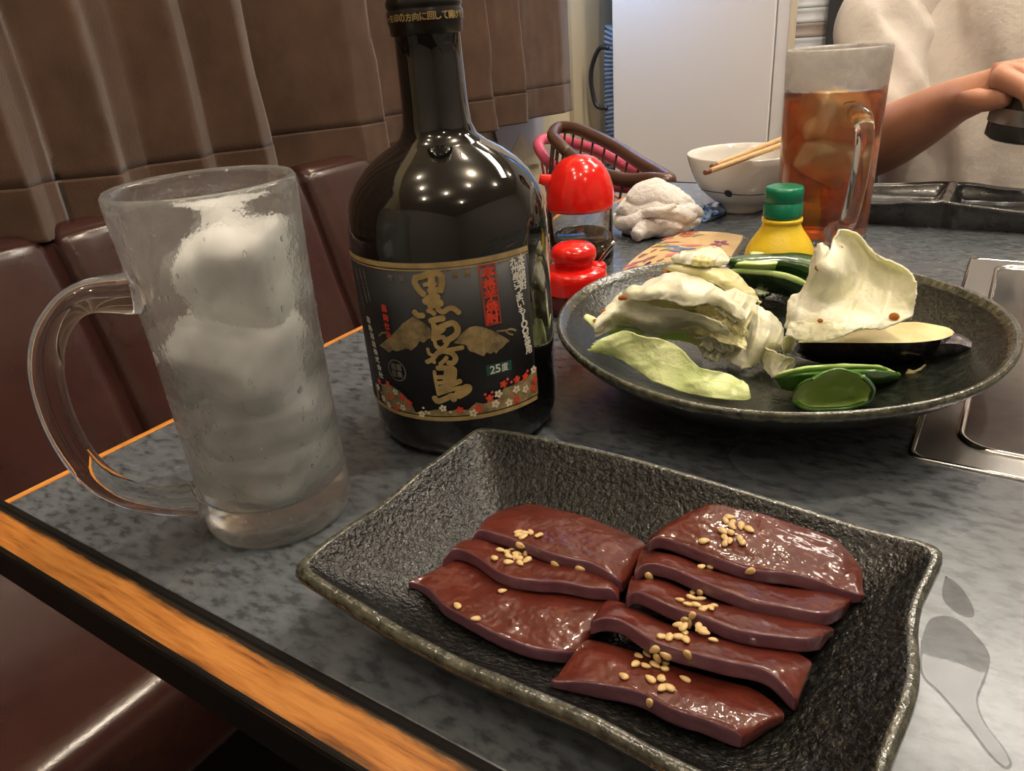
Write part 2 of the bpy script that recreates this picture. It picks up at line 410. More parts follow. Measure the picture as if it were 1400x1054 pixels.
# ================================================================== background beyond the table
M_cab = mat('white_cabinet', (.74, .70, .655), .30, spec=.5); bump(M_cab, 30, .03, .001)
M_dark = mat('dark_gap', (.02, .02, .022), .6); bump(M_dark, 50, .1)
M_crm = mat('cream_edge', (.62, .52, .36), .5); bump(M_crm, 60, .05)
cab = thing('white_cabinet', 'tall plain white cabinet standing behind the table', 'cabinet', (-.37, 2.0, FL))
bevel(mk('door_panel', box(-.580, -.1705, 1.80, 1.82, FL+.06, 1.25), M_cab, cab, False), .003)
bevel(mk('side_strip', box(-.1675, -.139, 1.803, 1.82, FL+.06, 1.25), M_cab, cab, False), .002)
mk('carcass', box(-.575, -.285, 1.82, 2.3, FL, 1.25), M_cab, cab, False)
mk('edge_strip', box(-.139, -.130, 1.80, 1.825, FL, 1.25), M_crm, cab, False)
struct(mk('gap_shade_strip', box(-.68, -.575, 2.12, 2.16, FL, CEIL), M_ded, smooth=False))  # dark strip put in as the shade of the gap beside the cabinet
# ribbed hose left of the cabinet
M_hose = mat('ribbed_hose', (.5, .56, .62), .35); noise_col(M_hose, [(.3, (.42, .48, .55)), (.7, (.56, .62, .68))], 20)
hp = [(-0.6588,1.98,0.1565),(-0.6753,1.98,0.1165),(-0.6856,1.98,0.0598),(-0.6825,1.98,-0.0187),(-0.6745,1.98,-0.0996),(-0.6661,1.98,-0.1723),(-0.6624,1.98,-0.247)]
hp = cr(hp+[(hp[-1][0]+.01, 1.98, -.35), (hp[-1][0]+.03, 1.98, -.66)], 260)
L = np.concatenate([[0], np.cumsum(np.linalg.norm(np.diff(hp, axis=0), axis=1))])
hs = np.linspace(0, L[-1], 520); hp = np.array([np.interp(hs, L, hp[:, k]) for k in range(3)]).T
mk_h = mk('ribbed_hose', tube(hp, .027+.0042*np.sin(hs/.0118*2*pi), 20), M_hose, origin=(-.6, 1.98, FL))
tag(mk_h, 'grey ribbed flexible hose standing at the left side of the white cabinet', 'hose')
M_bkp = mat('black_plastic', (.012, .012, .013), .35); bump(M_bkp, 120, .1)
hd = thing('appliance', 'black machine with loop handle half hidden behind the ribbed hose', 'appliance', (-.66, 2.05, -.3))
mk('loop_handle', tube([(-0.5859,1.79,0.1118),(-0.611,1.79,0.113),(-0.6311,1.79,0.0807),(-0.6386,1.79,0.0454),(-0.6354,1.79,0.0091),(-0.6233,1.79,-0.0278),(-0.593,1.79,-0.0337)], .006, 10, 40), M_bkp, hd)
bevel(mk('body', box(-.675, -.58, 2.0, 2.1, FL, .17), M_bkp, hd, False), .012)

# window behind, with a pale roller blind and a dark frame
win = struct(mk('window_1', join(box(-.34, -.315, 2.50, 2.54, -.5, 1.2), box(-.187, -.150, 2.40, 2.54, -.5, 1.2), box(-.02, .0, 2.50, 2.54, -.5, 1.2), box(-.34, .0, 2.505, 2.54, -.5, .02), box(-.34, .0, 2.50, 2.54, 1.17, 1.2)), M_dark, smooth=False))
M_blind = mat('pale_blind', (.72, .72, .74), .7); noise_col(M_blind, [(.3, (.66, .68, .72)), (.7, (.76, .76, .76))], 12)
M_sky = mat('blue_daylight_glass', (.1, .3, .9), .1); bs(M_sky).inputs['Emission Color'].default_value = (.06, .32, 1, 1); bs(M_sky).inputs['Emission Strength'].default_value = .9
noise_col(M_sky, [(.3, (.1, .3, .8)), (.7, (.2, .5, .9))], 3)
mk('pane', box(-.150, -.02, 2.515, 2.525, .02, 1.17), M_sky, win, False)
bl = thing('paper_blind', 'pale slatted paper blind with a brown band left of the window frame', 'blind', (-.25, 2.45, .6))
M_bnd = mat('blind_brown_band', (.42, .34, .30), .7); bump(M_bnd, 80, .1)
zz = -.272; k = 0
while zz < 1.1:
    b_ = mk('slat', sheet(np.array([[(x, 2.44+.006*sin(pi*j/4), zz+.038*j/4) for x in (-.38, -.28, -.182)] for j in range(5)]), .002), M_bnd if k == 9 else M_blind, bl)
    zz += .040; k += 1

# small pale notice below the curtain
M_not = mat('notice_paper', (.40, .39, .41), .7); bump(M_not, 40, .1)
M_not2 = mat('notice_print', (.50, .42, .29), .7); noise_col(M_not2, [(.3, (.40, .33, .22)), (.7, (.54, .46, .32))], 30)
nt = thing('wall_notice', 'pale grey card printed with a beige peak under the curtain end', 'notice', (-.66, 1.2, 0))
q = [(-0.67,1.3601,-0.0094),(-0.67,1.5833,-0.0122),(-0.67,1.5696,-0.1377),(-0.67,1.3974,-0.1301)]
mk('card', (q+[(p[0]+.003, p[1], p[2]) for p in q], [(0, 1, 2, 3), (4, 7, 6, 5), (0, 4, 5, 1), (1, 5, 6, 2), (2, 6, 7, 3), (3, 7, 4, 0)]), M_not, nt, False)
q = [(-0.6662,1.3996,-0.1185),(-0.6662,1.4298,-0.0847),(-0.6662,1.4731,-0.0525),(-0.6662,1.5097,-0.0818),(-0.6662,1.55,-0.1271),(-0.6662,1.5488,-0.1377)]
mk('printed_peak', (q+[(p[0]+.0006, p[1], p[2]) for p in q], [tuple(range(6)), tuple(range(11, 5, -1))]+[(i, i+6, (i+1) % 6+6, (i+1) % 6) for i in range(6)]), M_not2, nt, False)

# baskets on the far floor corner: tubular rims with thin spokes
def basket(name, label, rim, drop, col, rr, spokes, parent_loc, kset=None):
    m = mat(name+'_plastic', col, .28); bump(m, 60, .08)
    t = thing(name, label, 'basket', parent_loc, None)
    P = cr(rim+rim[:1], 97)[:-1]
    mk('rim', tube(P, rr, 14, closed=True), m, t)
    c = P.mean(0)
    bot = np.array([c+(p-c)*.72+np.array(drop) for p in P])
    mk('base_hoop', tube(bot, rr*.7, 10, closed=True), m, t)
    for k in range(0, 96, 96//spokes):
        mk('spoke', tube([P[k], (P[k]+bot[k])/2+(P[k]-c)*.06, bot[k]], rr*.2, 6, 6), m, t)
    for f in (.35, .68):
        H = P*(1-f)+bot*f
        mk('hoop', tube(H, rr*.22, 6, closed=True), m, t)
    G = np.array([[bot[k]+(c+np.array(drop)-bot[k])*j/4 for k in list(range(96))+[0]] for j in range(4)]+[[c+np.array(drop)]*97])
    mk('base', sheet(G, .004), m, t)
    return t
rimb = [(-0.2808,1.02,-0.0185),(-0.3048,1.03,-0.0053),(-0.3336,1.06,0.0035),(-0.3556,1.12,0.008),(-0.3241,1.12,0.0071),(-0.2641,1.08,0.0001),(-0.1901,1.02,-0.0093),(-0.1206,0.95,-0.0177),(-0.0387,0.86,-0.0232),(-0.064,0.86,-0.0241),(-0.1239,0.9,-0.034),(-0.2088,0.96,-0.0316)]
basket('brown_basket', 'brown tubular-rimmed basket tilted behind the red-capped soy dispenser', rimb, (-.05, .0, -.24), (.10, .048, .03), .0105, 24, (-.2, .98, -.3))
rimp = [(-0.3636,1.1,-0.0533),(-0.3911,1.12,-0.0416),(-0.4192,1.15,-0.0289),(-0.4342,1.19,-0.023),(-0.4246,1.22,-0.0273),(-0.3695,1.2,-0.032),(-0.2903,1.15,-0.0379),(-0.1944,1.07,-0.0491),(-0.1319,1,-0.05),(-0.162,1,-0.0648),(-0.236,1.03,-0.0647),(-0.305,1.06,-0.0598)]
basket('pink_basket', 'pink tubular-rimmed basket tilted behind the brown basket', rimp, (-.05, .10, -.19), (.62, .10, .16), .0105, 16, (-.25, 1.15, -.35))
# ================================================================== glass mugs
def glass(name, col=(1, 1, 1), rough=.02, ior=1.47, fog=0., fogcol=(.8, .82, .84), bumps=(), thin=0.):
    m = mat(name, col, rough, IOR=ior, Transmission_Weight=1.0)
    for b in bumps: bump(m, *b)
    if thin:
        # thin-walled share: light that passes the wall without being bent
        tp = nd(m, 'ShaderNodeBsdfTransparent'); tp.inputs[0].default_value = (*col, 1)
        mt = nd(m, 'ShaderNodeMixShader'); mt.inputs[0].default_value = thin; lk(m, bs(m).outputs[0], mt.inputs[1]); lk(m, tp.outputs[0], mt.inputs[2])
        out = [x for x in m.node_tree.nodes if x.type == 'OUTPUT_MATERIAL'][0]; lk(m, mt.outputs[0], out.inputs[0])
    if fog:
        # condensation: a thin scattering film over the glass
        d = nd(m, 'ShaderNodeBsdfDiffuse'); d.inputs[0].default_value = (*fogcol, 1)
        tr = nd(m, 'ShaderNodeBsdfTranslucent'); tr.inputs[0].default_value = (*fogcol, 1)
        a = nd(m, 'ShaderNodeMixShader'); a.inputs[0].default_value = .5; lk(m, d.outputs[0], a.inputs[1]); lk(m, tr.outputs[0], a.inputs[2])
        n = nd(m, 'ShaderNodeTexNoise'); n.inputs['Scale'].default_value = 45; n.inputs['Detail'].default_value = 5; lk(m, coords(m), n.inputs['Vector'])
        mr = nd(m, 'ShaderNodeMapRange'); mr.inputs[1].default_value = .3; mr.inputs[2].default_value = .7; mr.inputs[3].default_value = fog*.4; mr.inputs[4].default_value = fog*1.5; lk(m, n.outputs['Fac'], mr.inputs[0])
        mix = nd(m, 'ShaderNodeMixShader'); lk(m, mr.outputs[0], mix.inputs[0]); lk(m, mt.outputs[0] if thin else bs(m).outputs[0], mix.inputs[1]); lk(m, a.outputs[0], mix.inputs[2])
        out = [x for x in m.node_tree.nodes if x.type == 'OUTPUT_MATERIAL'][0]; lk(m, mix.outputs[0], out.inputs[0])
    return m
M_gl1 = glass('wet_glass', (.97, .99, .985), .03, 1.45, .07, (.85, .86, .86), ((150, .35, .0010), (420, .25, .0004)), thin=.16)
M_glc = glass('clear_glass', (.98, .99, .985), .01, 1.46, 0, bumps=((60, .06, .0005),))
M_gl2 = glass('frosted_glass', (.97, .985, .98), .03, 1.45, .05, (.72, .70, .68), ((220, .15, .0006),), thin=.22)
M_gl2b = glass('frosty_glass_band', (.95, .95, .94), .2, 1.45, .55, (.66, .63, .60), ((220, .2, .0006),))
M_wat = glass('water', (.98, .99, 1), .0, 1.33, 0, bumps=((60, .05, .0005),), thin=.28)
M_ice = mat('cloudy_ice', (.95, .96, .96), .12, IOR=1.31, Transmission_Weight=.4, Subsurface_Weight=.0)
noise_col(M_ice, [(.35, (.88, .89, .90)), (.65, (.98, .98, .98))], 40); bump(M_ice, 50, .3, .002)
rt = nd(M_ice, 'ShaderNodeTexNoise'); rt.inputs['Scale'].default_value = 35; lk(M_ice, coords(M_ice), rt.inputs['Vector'])
rm = nd(M_ice, 'ShaderNodeMapRange'); rm.inputs[1].default_value = .35; rm.inputs[2].default_value = .65; rm.inputs[3].default_value = .0; rm.inputs[4].default_value = .55; lk(M_ice, rt.outputs['Fac'], rm.inputs[0]); lk(M_ice, rm.outputs[0], bs(M_ice).inputs['Transmission Weight'])
M_icet = mat('tea_ice', (.95, .72, .40), .15, IOR=1.31, Transmission_Weight=.45); noise_col(M_icet, [(.35, (.85, .52, .22)), (.65, (.98, .80, .5))], 40); bump(M_icet, 50, .3, .002)
def ice(name, loc, size, rot, m, seed, parent=None):
    bm = bmesh.new(); bmesh.ops.create_cube(bm, size=1)
    bmesh.ops.subdivide_edges(bm, edges=bm.edges[:], cuts=5, use_grid_fill=True)
    for v in bm.verts:
        p = v.co; L = p.length; sp = p.normalized()*.56
        v.co = p.lerp(sp, .45)*(1+.22*noise.noise(p*2.6+Vector((seed, 0, 0)))+.07*noise.noise(p*7+Vector((0, seed, 0))))
        v.co = Vector((v.co.x*size[0], v.co.y*size[1], v.co.z*size[2]))
    bm.transform(Matrix.Rotation(rot[0], 4, 'X') @ Matrix.Rotation(rot[1], 4, 'Y') @ Matrix.Rotation(rot[2], 4, 'Z'))
    me = bpy.data.meshes.new(name); bm.to_mesh(me); bm.free(); me.materials.append(m)
    me.polygons.foreach_set('use_smooth', [True]*len(me.polygons))
    o = link(name, me, parent); o.location = loc; sub(o, 1); return o
def handle_pts(pts): return pts
def fused_mug(prof_out, prof_in, base, hpts, hrad, mats, band_z, parent, flat):
    """fuse the handle to the glass so light passes the joint, then part the two again into body and handle"""
    fine = []
    for (r0, z0_), (r1, z1_) in zip(prof_out+prof_in, (prof_out+prof_in)[1:]):
        k = max(1, int(math.hypot(r1-r0, z1_-z0_)/.0022))
        fine += [(r0+(r1-r0)*t/k, z0_+(z1_-z0_)*t/k) for t in range(k)]
    fine.append((prof_in+prof_out)[len(prof_in)-1])
    A = mk('tmp', lathe(fine, base, 96), None); B = mk('tmp', tube(hpts, hrad, 24, 90, flat=flat), None)
    for o in (A, B):
        bm = bmesh.new(); bm.from_mesh(o.data); bmesh.ops.recalc_face_normals(bm, faces=bm.faces); bm.to_mesh(o.data); bm.free()
    md = A.modifiers.new('b', 'BOOLEAN'); md.operation = 'UNION'; md.object = B; md.solver = 'EXACT'
    bpy.context.view_layer.update()
    me = bpy.data.meshes.new_from_object(A.evaluated_get(bpy.context.evaluated_depsgraph_get()))
    V = [v.co.copy() for v in me.vertices]; zs = [p[1] for p in prof_out[2:12]]; rs = [p[0] for p in prof_out[2:12]]
    parts = {0: [], 1: []}
    for p in me.polygons:
        c = p.center; r = math.hypot(c.x-base[0], c.y-base[1])
        parts[1 if r > np.interp(c.z-base[2], zs, rs)+.0005 else 0].append(tuple(p.vertices))
    bpy.data.objects.remove(A); bpy.data.objects.remove(B)
    for k, nm in ((0, 'glass_body'), (1, 'handle')):
        used = sorted({i for f in parts[k] for i in f}); ix = {v: i for i, v in enumerate(used)}
        f2 = [tuple(ix[i] for i in f) for f in parts[k]]; v2 = [tuple(V[i]) for i in used]
        mi = [1 if k == 0 and band_z and sum(v2[i][2] for i in f)/len(f) > band_z else 0 for f in f2]
        mk(nm, (v2, f2), mats[k], parent, mi=mi)
# ---- left mug: ice water
MX, MY = .1180, .0556
mug = thing('beer_mug', 'tall wet glass mug of ice water left of the dark bottle', 'mug', (MX, MY, 0))
OUT = [(0, .0035), (.018, .003), (.0255, .0), (.0283, .0012), (.0296, .0045), (.0297, .012), (.0296, .03), (.0298, .06), (.0303, .09), (.0312, .115), (.0322, .1315), (.0321, .1345), (.0312, .1358), (.0300, .1345)]
INN = [(.0288, .130), (.0279, .115), (.0270, .09), (.0264, .06), (.0260, .03), (.0255, .021), (.0225, .0155), (.015, .0145), (0, .0145)]
WZ = .0640
hm = [(0.0991,0.0275,0.1036),(0.0938,0.0198,0.1054),(0.0893,0.0131,0.1026),(0.0852,0.0069,0.0943),(0.0828,0.0033,0.0816),(0.0822,0.0025,0.0632),(0.084,0.0052,0.0448),(0.0884,0.0117,0.0317),(0.0941,0.0201,0.0238),(0.101,0.0304,0.0183)]
# swing the handle a little towards the diner
_c = Vector((MX, MY, 0)); _rot = Matrix.Rotation(radians(12), 3, 'Z')
hm2 = []
for p in hm:
    d = _rot @ (Vector(p)-_c); hm2.append(tuple(_c+d))
def inward(p, r_):
    d = Vector((p[0]-MX, p[1]-MY, 0)).normalized(); return (MX+d.x*r_, MY+d.y*r_, p[2])
hm2[0] = inward(hm2[0], .0318); hm2[-1] = inward(hm2[-1], .0308)
hm2 = [inward(hm2[0], .0291)]+hm2+[inward(hm2[-1], .0278)]
fused_mug(OUT, INN, (MX, MY, 0), hm2, [.0080, .0072, .0056, .0050, .0052, .0053, .0053, .0052, .0050, .0053, .0070, .0078], [[M_gl1], [M_glc]], None, mug, 1.15)
# water body
def inner_r(z, prof):
    zs = [p[1] for p in prof][::-1]; rs = [p[0] for p in prof][::-1]
    return float(np.interp(z, zs, rs))
wz = [.0147, .0158, .0215, .03, .04, .05, .058, WZ]
o = mk('water', lathe([(0, .01435)]+[(inner_r(z, INN[:-1])+.00025, z) for z in wz]+[(inner_r(WZ, INN[:-1])-.001, WZ-.0006), (0, WZ-.0008)], (MX, MY, 0), 80), M_wat)
o['kind'] = 'stuff'; tag(o, 'clear water filling the lower half of the left glass mug', 'water')
ICES = [((.004, .006, .100), (.036, .034, .044), (.3, .2, .4)), ((.000, -.001, .074), (.042, .040, .030), (.4, .3, .1)), ((.001, .002, .049), (.040, .038, .024), (.2, .4, .9)), ((-.001, .001, .0280), (.042, .041, .020), (.1, .2, .3))]
TXT = ['topmost lump of ice standing above the water in the left mug', 'lump of ice at the water line in the left mug', 'lump of ice under the water in the left mug', 'lowest lump of ice near the base of the left mug']
for i, (d, s, r_) in enumerate(ICES):
    tag(ice('ice_cube', (MX+d[0], MY+d[1], d[2]), s, r_, M_ice, i*7.3), TXT[i], 'ice', 'ice in the water mug')
# beads of condensation on the outside of the wet mug
random.seed(11)
bm = bmesh.new()
for k in range(330):
    a = random.uniform(0, 2*pi); z = random.choice([random.uniform(.006, .125), random.uniform(.012, .07)]); r0 = float(np.interp(z, [p[1] for p in OUT[2:12]], [p[0] for p in OUT[2:12]]))
    rr_ = random.choice([.0003, .0004, .0005, .0007])
    ret = bmesh.ops.create_uvsphere(bm, u_segments=7, v_segments=5, radius=1)
    mm = Matrix.Translation((MX+r0*cos(a), MY+r0*sin(a), z)) @ Matrix.Rotation(a, 4, 'Z') @ Matrix.Diagonal((rr_*.5, rr_, rr_*random.uniform(1, 2.2), 1))
    bmesh.ops.transform(bm, matrix=mm, verts=ret['verts'])
me = bpy.data.meshes.new('condensation_drops'); bm.to_mesh(me); bm.free(); me.materials.append(M_wat)
me.polygons.foreach_set('use_smooth', [True]*len(me.polygons))
o = link('condensation_drops', me, mug); o['kind'] = 'stuff'

# ---- far mug: iced tea
EX, EY = .2300, .5120
tea = thing('beer_mug', 'tall glass mug of iced brown tea with a frosty top behind the lemon bottle', 'mug', (EX, EY, 0))
O2 = [(0, .004), (.02, .003), (.029, .0), (.0322, .0015), (.0335, .006), (.0336, .012), (.0340, .04), (.0346, .09), (.0352, .125), (.0358, .1425), (.0355, .1455), (.0345, .1465), (.0333, .145)]
I2 = [(.0322, .14), (.0318, .125), (.0312, .09), (.0304, .04), (.0300, .02), (.027, .0135), (.018, .0125), (0, .0125)]
# glass handle, turned towards the diner
hd_dir = Vector((.3524-EX, -.1023-EY, 0)).normalized(); hd_dir = Matrix.Rotation(radians(20), 3, 'Z') @ hd_dir
def hp2(r, z): return tuple(Vector((EX, EY, z))+hd_dir*r)
fused_mug(O2, I2, (EX, EY, 0), [hp2(.0322, .1030), hp2(.0350, .1035), hp2(.044, .1062), hp2(.056, .104), hp2(.0625, .094), hp2(.063, .078), hp2(.0605, .058), hp2(.0545, .038), hp2(.046, .027), hp2(.0345, .0205), hp2(.0318, .020)], [.0092, .0086, .0066, .0062, .0060, .0058, .0058, .0058, .0062, .0082, .0088], [[M_gl2, M_gl2b], [M_glc]], .1195, tea, 1.0)
M_tea = mat('brown_tea', (1, .86, .62), .0, IOR=1.33, Transmission_Weight=1.0)
bump(M_tea, 40, .04, .0005)
va = nd(M_tea, 'ShaderNodeVolumeAbsorption'); va.inputs['Density'].default_value = 74; va.inputs['Color'].default_value = (.93, .52, .04, 1)
out = [x for x in M_tea.node_tree.nodes if x.type == 'OUTPUT_MATERIAL'][0]; lk(M_tea, va.outputs[0], out.inputs['Volume'])
WT = .1185
o = mk('iced_tea', lathe([(0, .0123)]+[(inner_r(z, I2[:-1])+.00025, z) for z in (.0128, .0137, .02, .04, .07, .09, .11, WT)]+[(.029, WT-.0006), (0, WT-.0008)], (EX, EY, 0), 80), M_tea)
o['kind'] = 'stuff'; tag(o, 'brown tea filling the far glass mug', 'tea')
for i, (d, s, r_) in enumerate([((.002, -.011, .1015), (.040, .036, .034), (.2, .3, .5)), ((.001, -.011, .074), (.042, .036, .032), (.1, .5, .2))]):
    tag(ice('ice_cube', (EX+d[0], EY+d[1], d[2]), s, r_, M_icet, 40+i*5.1), ['upper lump of ice floating in the brown tea', 'lower lump of ice under another in the brown tea'][i], 'ice', 'ice in the tea mug')

# ================================================================== dark bottle
BX, BY = (0.1417,0.1584,0)[0], (0.1417,0.1584,0)[1]
M_bot = mat('black_bottle_glass', (.004, .0035, .003), .035, spec=.6, Coat_Weight=.3); bump(M_bot, 25, .02, .002)
M_cap = mat('black_cap', (.012, .010, .009), .28, .2); bump(M_cap, 150, .05)
bot = thing('liquor_bottle', 'big black round-shouldered liquor bottle with a gold-lettered label', 'bottle', (BX, BY, 0))
BP = [(0, .004), (.030, .003), (.037, .0), (.0405, .0012), (.0432, .005), (.0446, .011), (.0448, .02), (.0448, .086), (.0449, .093), (.0446, .100), (.0436, .107), (.0415, .1135), (.0380, .1195), (.0330, .1250), (.0270, .1298), (.0205, .1335), (.0165, .1365), (.0146, .1410), (.0139, .150), (.0136, .165), (.0134, .177), (.0146, .1785), (.0146, .181), (.013, .182), (.0128, .19), (0, .19)]
mk('glass_body', lathe(BP, (BX, BY, 0), 128), M_bot, bot)
cp = [(.0141, .1755), (.0147, .1757), (.0148, .1795), (.0152, .1802), (.0154, .1838), (.0148, .1846), (.0148, .1852), (.0153, .1860), (.0153, .1876), (.0147, .1886), (.0147, .1892), (.0152, .1900), (.0152, .1930), (.0145, .1938), (.0145, .1944), (.0151, .1952), (.0151, .2040), (.0143, .2052), (0, .2054)]
capo = mk('screw_cap', lathe(cp, (BX, BY, 0), 96), M_cap, bot)

# ---- print on the bottle, wrapped on the glass.  u = arc length from the camera-facing line, v = height
BR = 0.045; BTH = -0.89131
def wrap(pts, lift, R=BR):
    return [(BX+(R+lift)*cos(BTH+u/R), BY+(R+lift)*sin(BTH+u/R), v) for u, v in pts]
def flatm(name, col, rough=.45, metal=0., var=.12):
    m = mat(name, col, rough, metal)
    noise_col(m, [(.3, tuple(c*(1-var) for c in col)), (.7, tuple(min(1, c*(1+var)) for c in col))], 180); return m
M_lab = flatm('label_black', (.009, .010, .012), .55)
M_gold = flatm('label_gold', (.40, .285, .115), .40, .15, .25)
M_mtn = flatm('label_mountain_gold', (.27, .20, .095), .5, .05, .6)
bump(M_mtn, 900, .4, .0004)
M_lred = flatm('label_red', (.68, .055, .02), .45)
M_lpk = flatm('label_pink', (.70, .10, .11), .45)
M_lwh = flatm('label_cream', (.74, .66, .50), .5)
M_lwt = flatm('label_white', (.72, .69, .64), .5)
M_lgr = flatm('label_green', (.012, .085, .065), .45)
M_lrb = flatm('label_seal_frame', (.32, .04, .03), .5)
M_lgy = flatm('label_grey', (.16, .14, .12), .5)
UL, UR = -.0502, .0255
(_a, _b, _c2) = [(-0.00548,0.09281),(0.03397,0.09398),(0.03608,0.02211)]
UR = (_b[0]+_c2[0])/2; VT = (_a[1]+_b[1])/2; VB = _c2[1]
(_d, ) = [(-0.01752,0.02061)]
VB = (_d[1]+VB)/2
def gridpatch(u0, u1, v0, v1, lift, nu=40, nv=2):
    pts = [(u0+(u1-u0)*i/nu, v0+(v1-v0)*j/nv) for j in range(nv+1) for i in range(nu+1)]
    F = [(j*(nu+1)+i, j*(nu+1)+i+1, (j+1)*(nu+1)+i+1, (j+1)*(nu+1)+i) for j in range(nv) for i in range(nu)]
    return wrap(pts, lift), F
UL = -BR*radians(82)
# the paper: a curved sheet with real thickness
V1, F1 = gridpatch(UL, UR, VB, VT, .00015, 64, 1); V0, _ = gridpatch(UL, UR, VB, VT, -.0001, 64, 1)
n_ = len(V1); ring = [i for i in range(65)]+[129-i for i in range(65)]
lab = mk('label', (V1+V0, F1+[tuple(q+n_ for q in f[::-1]) for f in F1]+[(a+n_, b+n_, b, a) for a, b in zip(ring, ring[1:]+ring[:1])]), M_lab, bot)
PRINT = {}
GRP = [0]
def art(m, vf): PRINT.setdefault((m.name, GRP[0] if m.name in ('label_white', 'label_grey', 'label_red') else 0), []).append((m, vf))
def poly(pts, lift, m):
    art(m, (wrap(pts, lift), [tuple(range(len(pts)))]))
def fillpoly(pts, lift, m):
    bm = bmesh.new(); vs = [bm.verts.new((u, v, 0)) for u, v in pts]; f = bm.faces.new(vs)
    bmesh.ops.triangulate(bm, faces=[f])
    bmesh.ops.subdivide_edges(bm, edges=[e for e in bm.edges if e.calc_length() > .004], cuts=2)
    bmesh.ops.triangulate(bm, faces=bm.faces[:]); bm.verts.index_update()
    art(m, (wrap([(v.co.x, v.co.y) for v in bm.verts], lift), [tuple(v.index for v in f.verts) for f in bm.faces])); bm.free()
def stroke(pts, w, lift, m, n=None):
    """brush stroke: pts (u,v[,w px]) -> ribbon with round ends"""
    P = np.array([p[:2] for p in pts], float); wd = np.array([p[2] if len(p) > 2 else w for p in pts], float)
    k = n or max(8, 5*len(P))
    if len(P) > 2 or True:
        Q = cr(np.hstack([P, wd[:, None]]), k); P, wd = Q[:, :2], Q[:, 2]
    T = np.gradient(P, axis=0); T /= np.linalg.norm(T, axis=1)[:, None]+1e-12; N = np.stack([-T[:, 1], T[:, 0]], 1)
    L = []; Rr = []
    def capend(c, t, nrm, r, s):
        return [c+s*t*r*.8*sin(a)+nrm*r*cos(a) for a in np.linspace(pi/2, 0, 4)]
    hw = wd/2
    for a in (pi/2, 1.0, .5):
        L.append(P[0]-T[0]*hw[0]*.8*sin(a)+N[0]*hw[0]*cos(a)); Rr.append(P[0]-T[0]*hw[0]*.8*sin(a)-N[0]*hw[0]*cos(a))
    for i in range(k): L.append(P[i]+N[i]*hw[i]); Rr.append(P[i]-N[i]*hw[i])
    for a in (.5, 1.0, pi/2):
        L.append(P[-1]+T[-1]*hw[-1]*.8*sin(a)+N[-1]*hw[-1]*cos(a)); Rr.append(P[-1]+T[-1]*hw[-1]*.8*sin(a)-N[-1]*hw[-1]*cos(a))
    n = len(L); pts2 = [tuple(p) for p in L+Rr]
    art(m, (wrap(pts2, lift), [(i, n+i, n+i+1, i+1) for i in range(n-1)]))
def glyph(ch, c, w, h, lift, m, bold=.0, R=None, rot=0):
    cu = bpy.data.curves.new('glyph', 'FONT'); cu.body = ch; cu.size = 1; cu.offset = 0; cu.resolution_u = 3
    o = bpy.data.objects.new('glyph', cu); COL.objects.link(o)
    bpy.context.view_layer.update()
    me = bpy.data.meshes.new_from_object(o.evaluated_get(bpy.context.evaluated_depsgraph_get()))
    vs = [(v.co.x, v.co.y) for v in me.vertices]; fs = [tuple(p.vertices) for p in me.polygons]
    bpy.data.objects.remove(o); bpy.data.curves.remove(cu); bpy.data.meshes.remove(me)
    if not vs: return
    A = np.array(vs); lo, hi = A.min(0), A.max(0); s = hi-lo
    A = (A-(lo+hi)/2)/np.maximum(s, 1e-6)*np.array([w if s[0] > .2*s[1] else w*.25, h if s[1] > .25*s[0] else h*.2])
    ca, sa = cos(rot), sin(rot)
    A = A @ np.array([[ca, sa], [-sa, ca]])
    b_ = bold*.0035*(w/.004)   # heavier weight: the same glyph printed twice with a hair's shift
    for k, (dx, dy) in enumerate(((-b_, b_), (b_, b_), (b_, -b_), (-b_, -b_)) if b_ else ((0, 0),)):
        art(m, (wrap([(c[0]+x+dx, c[1]+y+dy) for x, y in A], lift+k*.00001, BR if R is None else R), fs))
def column(text, p0, p1, w, h, m, lift=.00045, bold=.02):
    GRP[0] += 1
    n = len(text)
    for i, ch in enumerate(text):
        t = i/(n-1) if n > 1 else 0
        glyph(ch, (p0[0]+(p1[0]-p0[0])*t, p0[1]+(p1[1]-p0[1])*t), w, h, lift, m, bold)
# gold bands top and bottom
art(M_gold, gridpatch(UL, UR, VT-.0022, VT-.0001, .0003, 64, 1)); art(M_gold, gridpatch(UL, UR, VT-.0034, VT-.0028, .0003, 64, 1))
art(M_gold, gridpatch(UL, UR, VB+.0001, VB+.0021, .0003, 64, 1))
# flower meadow ground along the foot of the label
top = [(-0.05283,0.03177),(-0.04407,0.03412),(-0.03745,0.03551),(-0.03246,0.03437),(-0.0287,0.03152),(-0.02607,0.02798),(-0.02466,0.02454),(-0.02186,0.02568),(-0.01746,0.02649),(-0.01324,0.02743),(-0.00908,0.02636),(-0.00477,0.02724),(-0.00035,0.02645)]+[(0.00353,0.02957),(0.00704,0.02831),(0.01113,0.02925),(0.01348,0.02927),(0.01626,0.03342),(0.0207,0.03361),(0.02627,0.03448),(0.03011,0.03492),(0.03573,0.03738)]
V = []; F = []
for (u, v) in top: V += [(max(u, UL+.0002), max(v, VB+.0032)), (max(u, UL+.0002), VB+.0026)]
for i in range(len(top)-1): F.append((2*i, 2*i+1, 2*i+3, 2*i+2))
art(M_mtn, (wrap(V, .0003), F))
PX = .00033
def star(c, r, m, lift, a0):
    pts = []
    for k in range(20):
        a = a0+2*pi*k/20; rr_ = r*(1.12 if k % 4 == 0 else 1.02 if k % 4 in (1, 3) else .66); pts.append((c[0]+rr_*cos(a), c[1]+rr_*sin(a)))
    art(m, (wrap([c]+pts, lift), [(0, i+1, (i+1) % 20+1) for i in range(20)]))
random.seed(3)
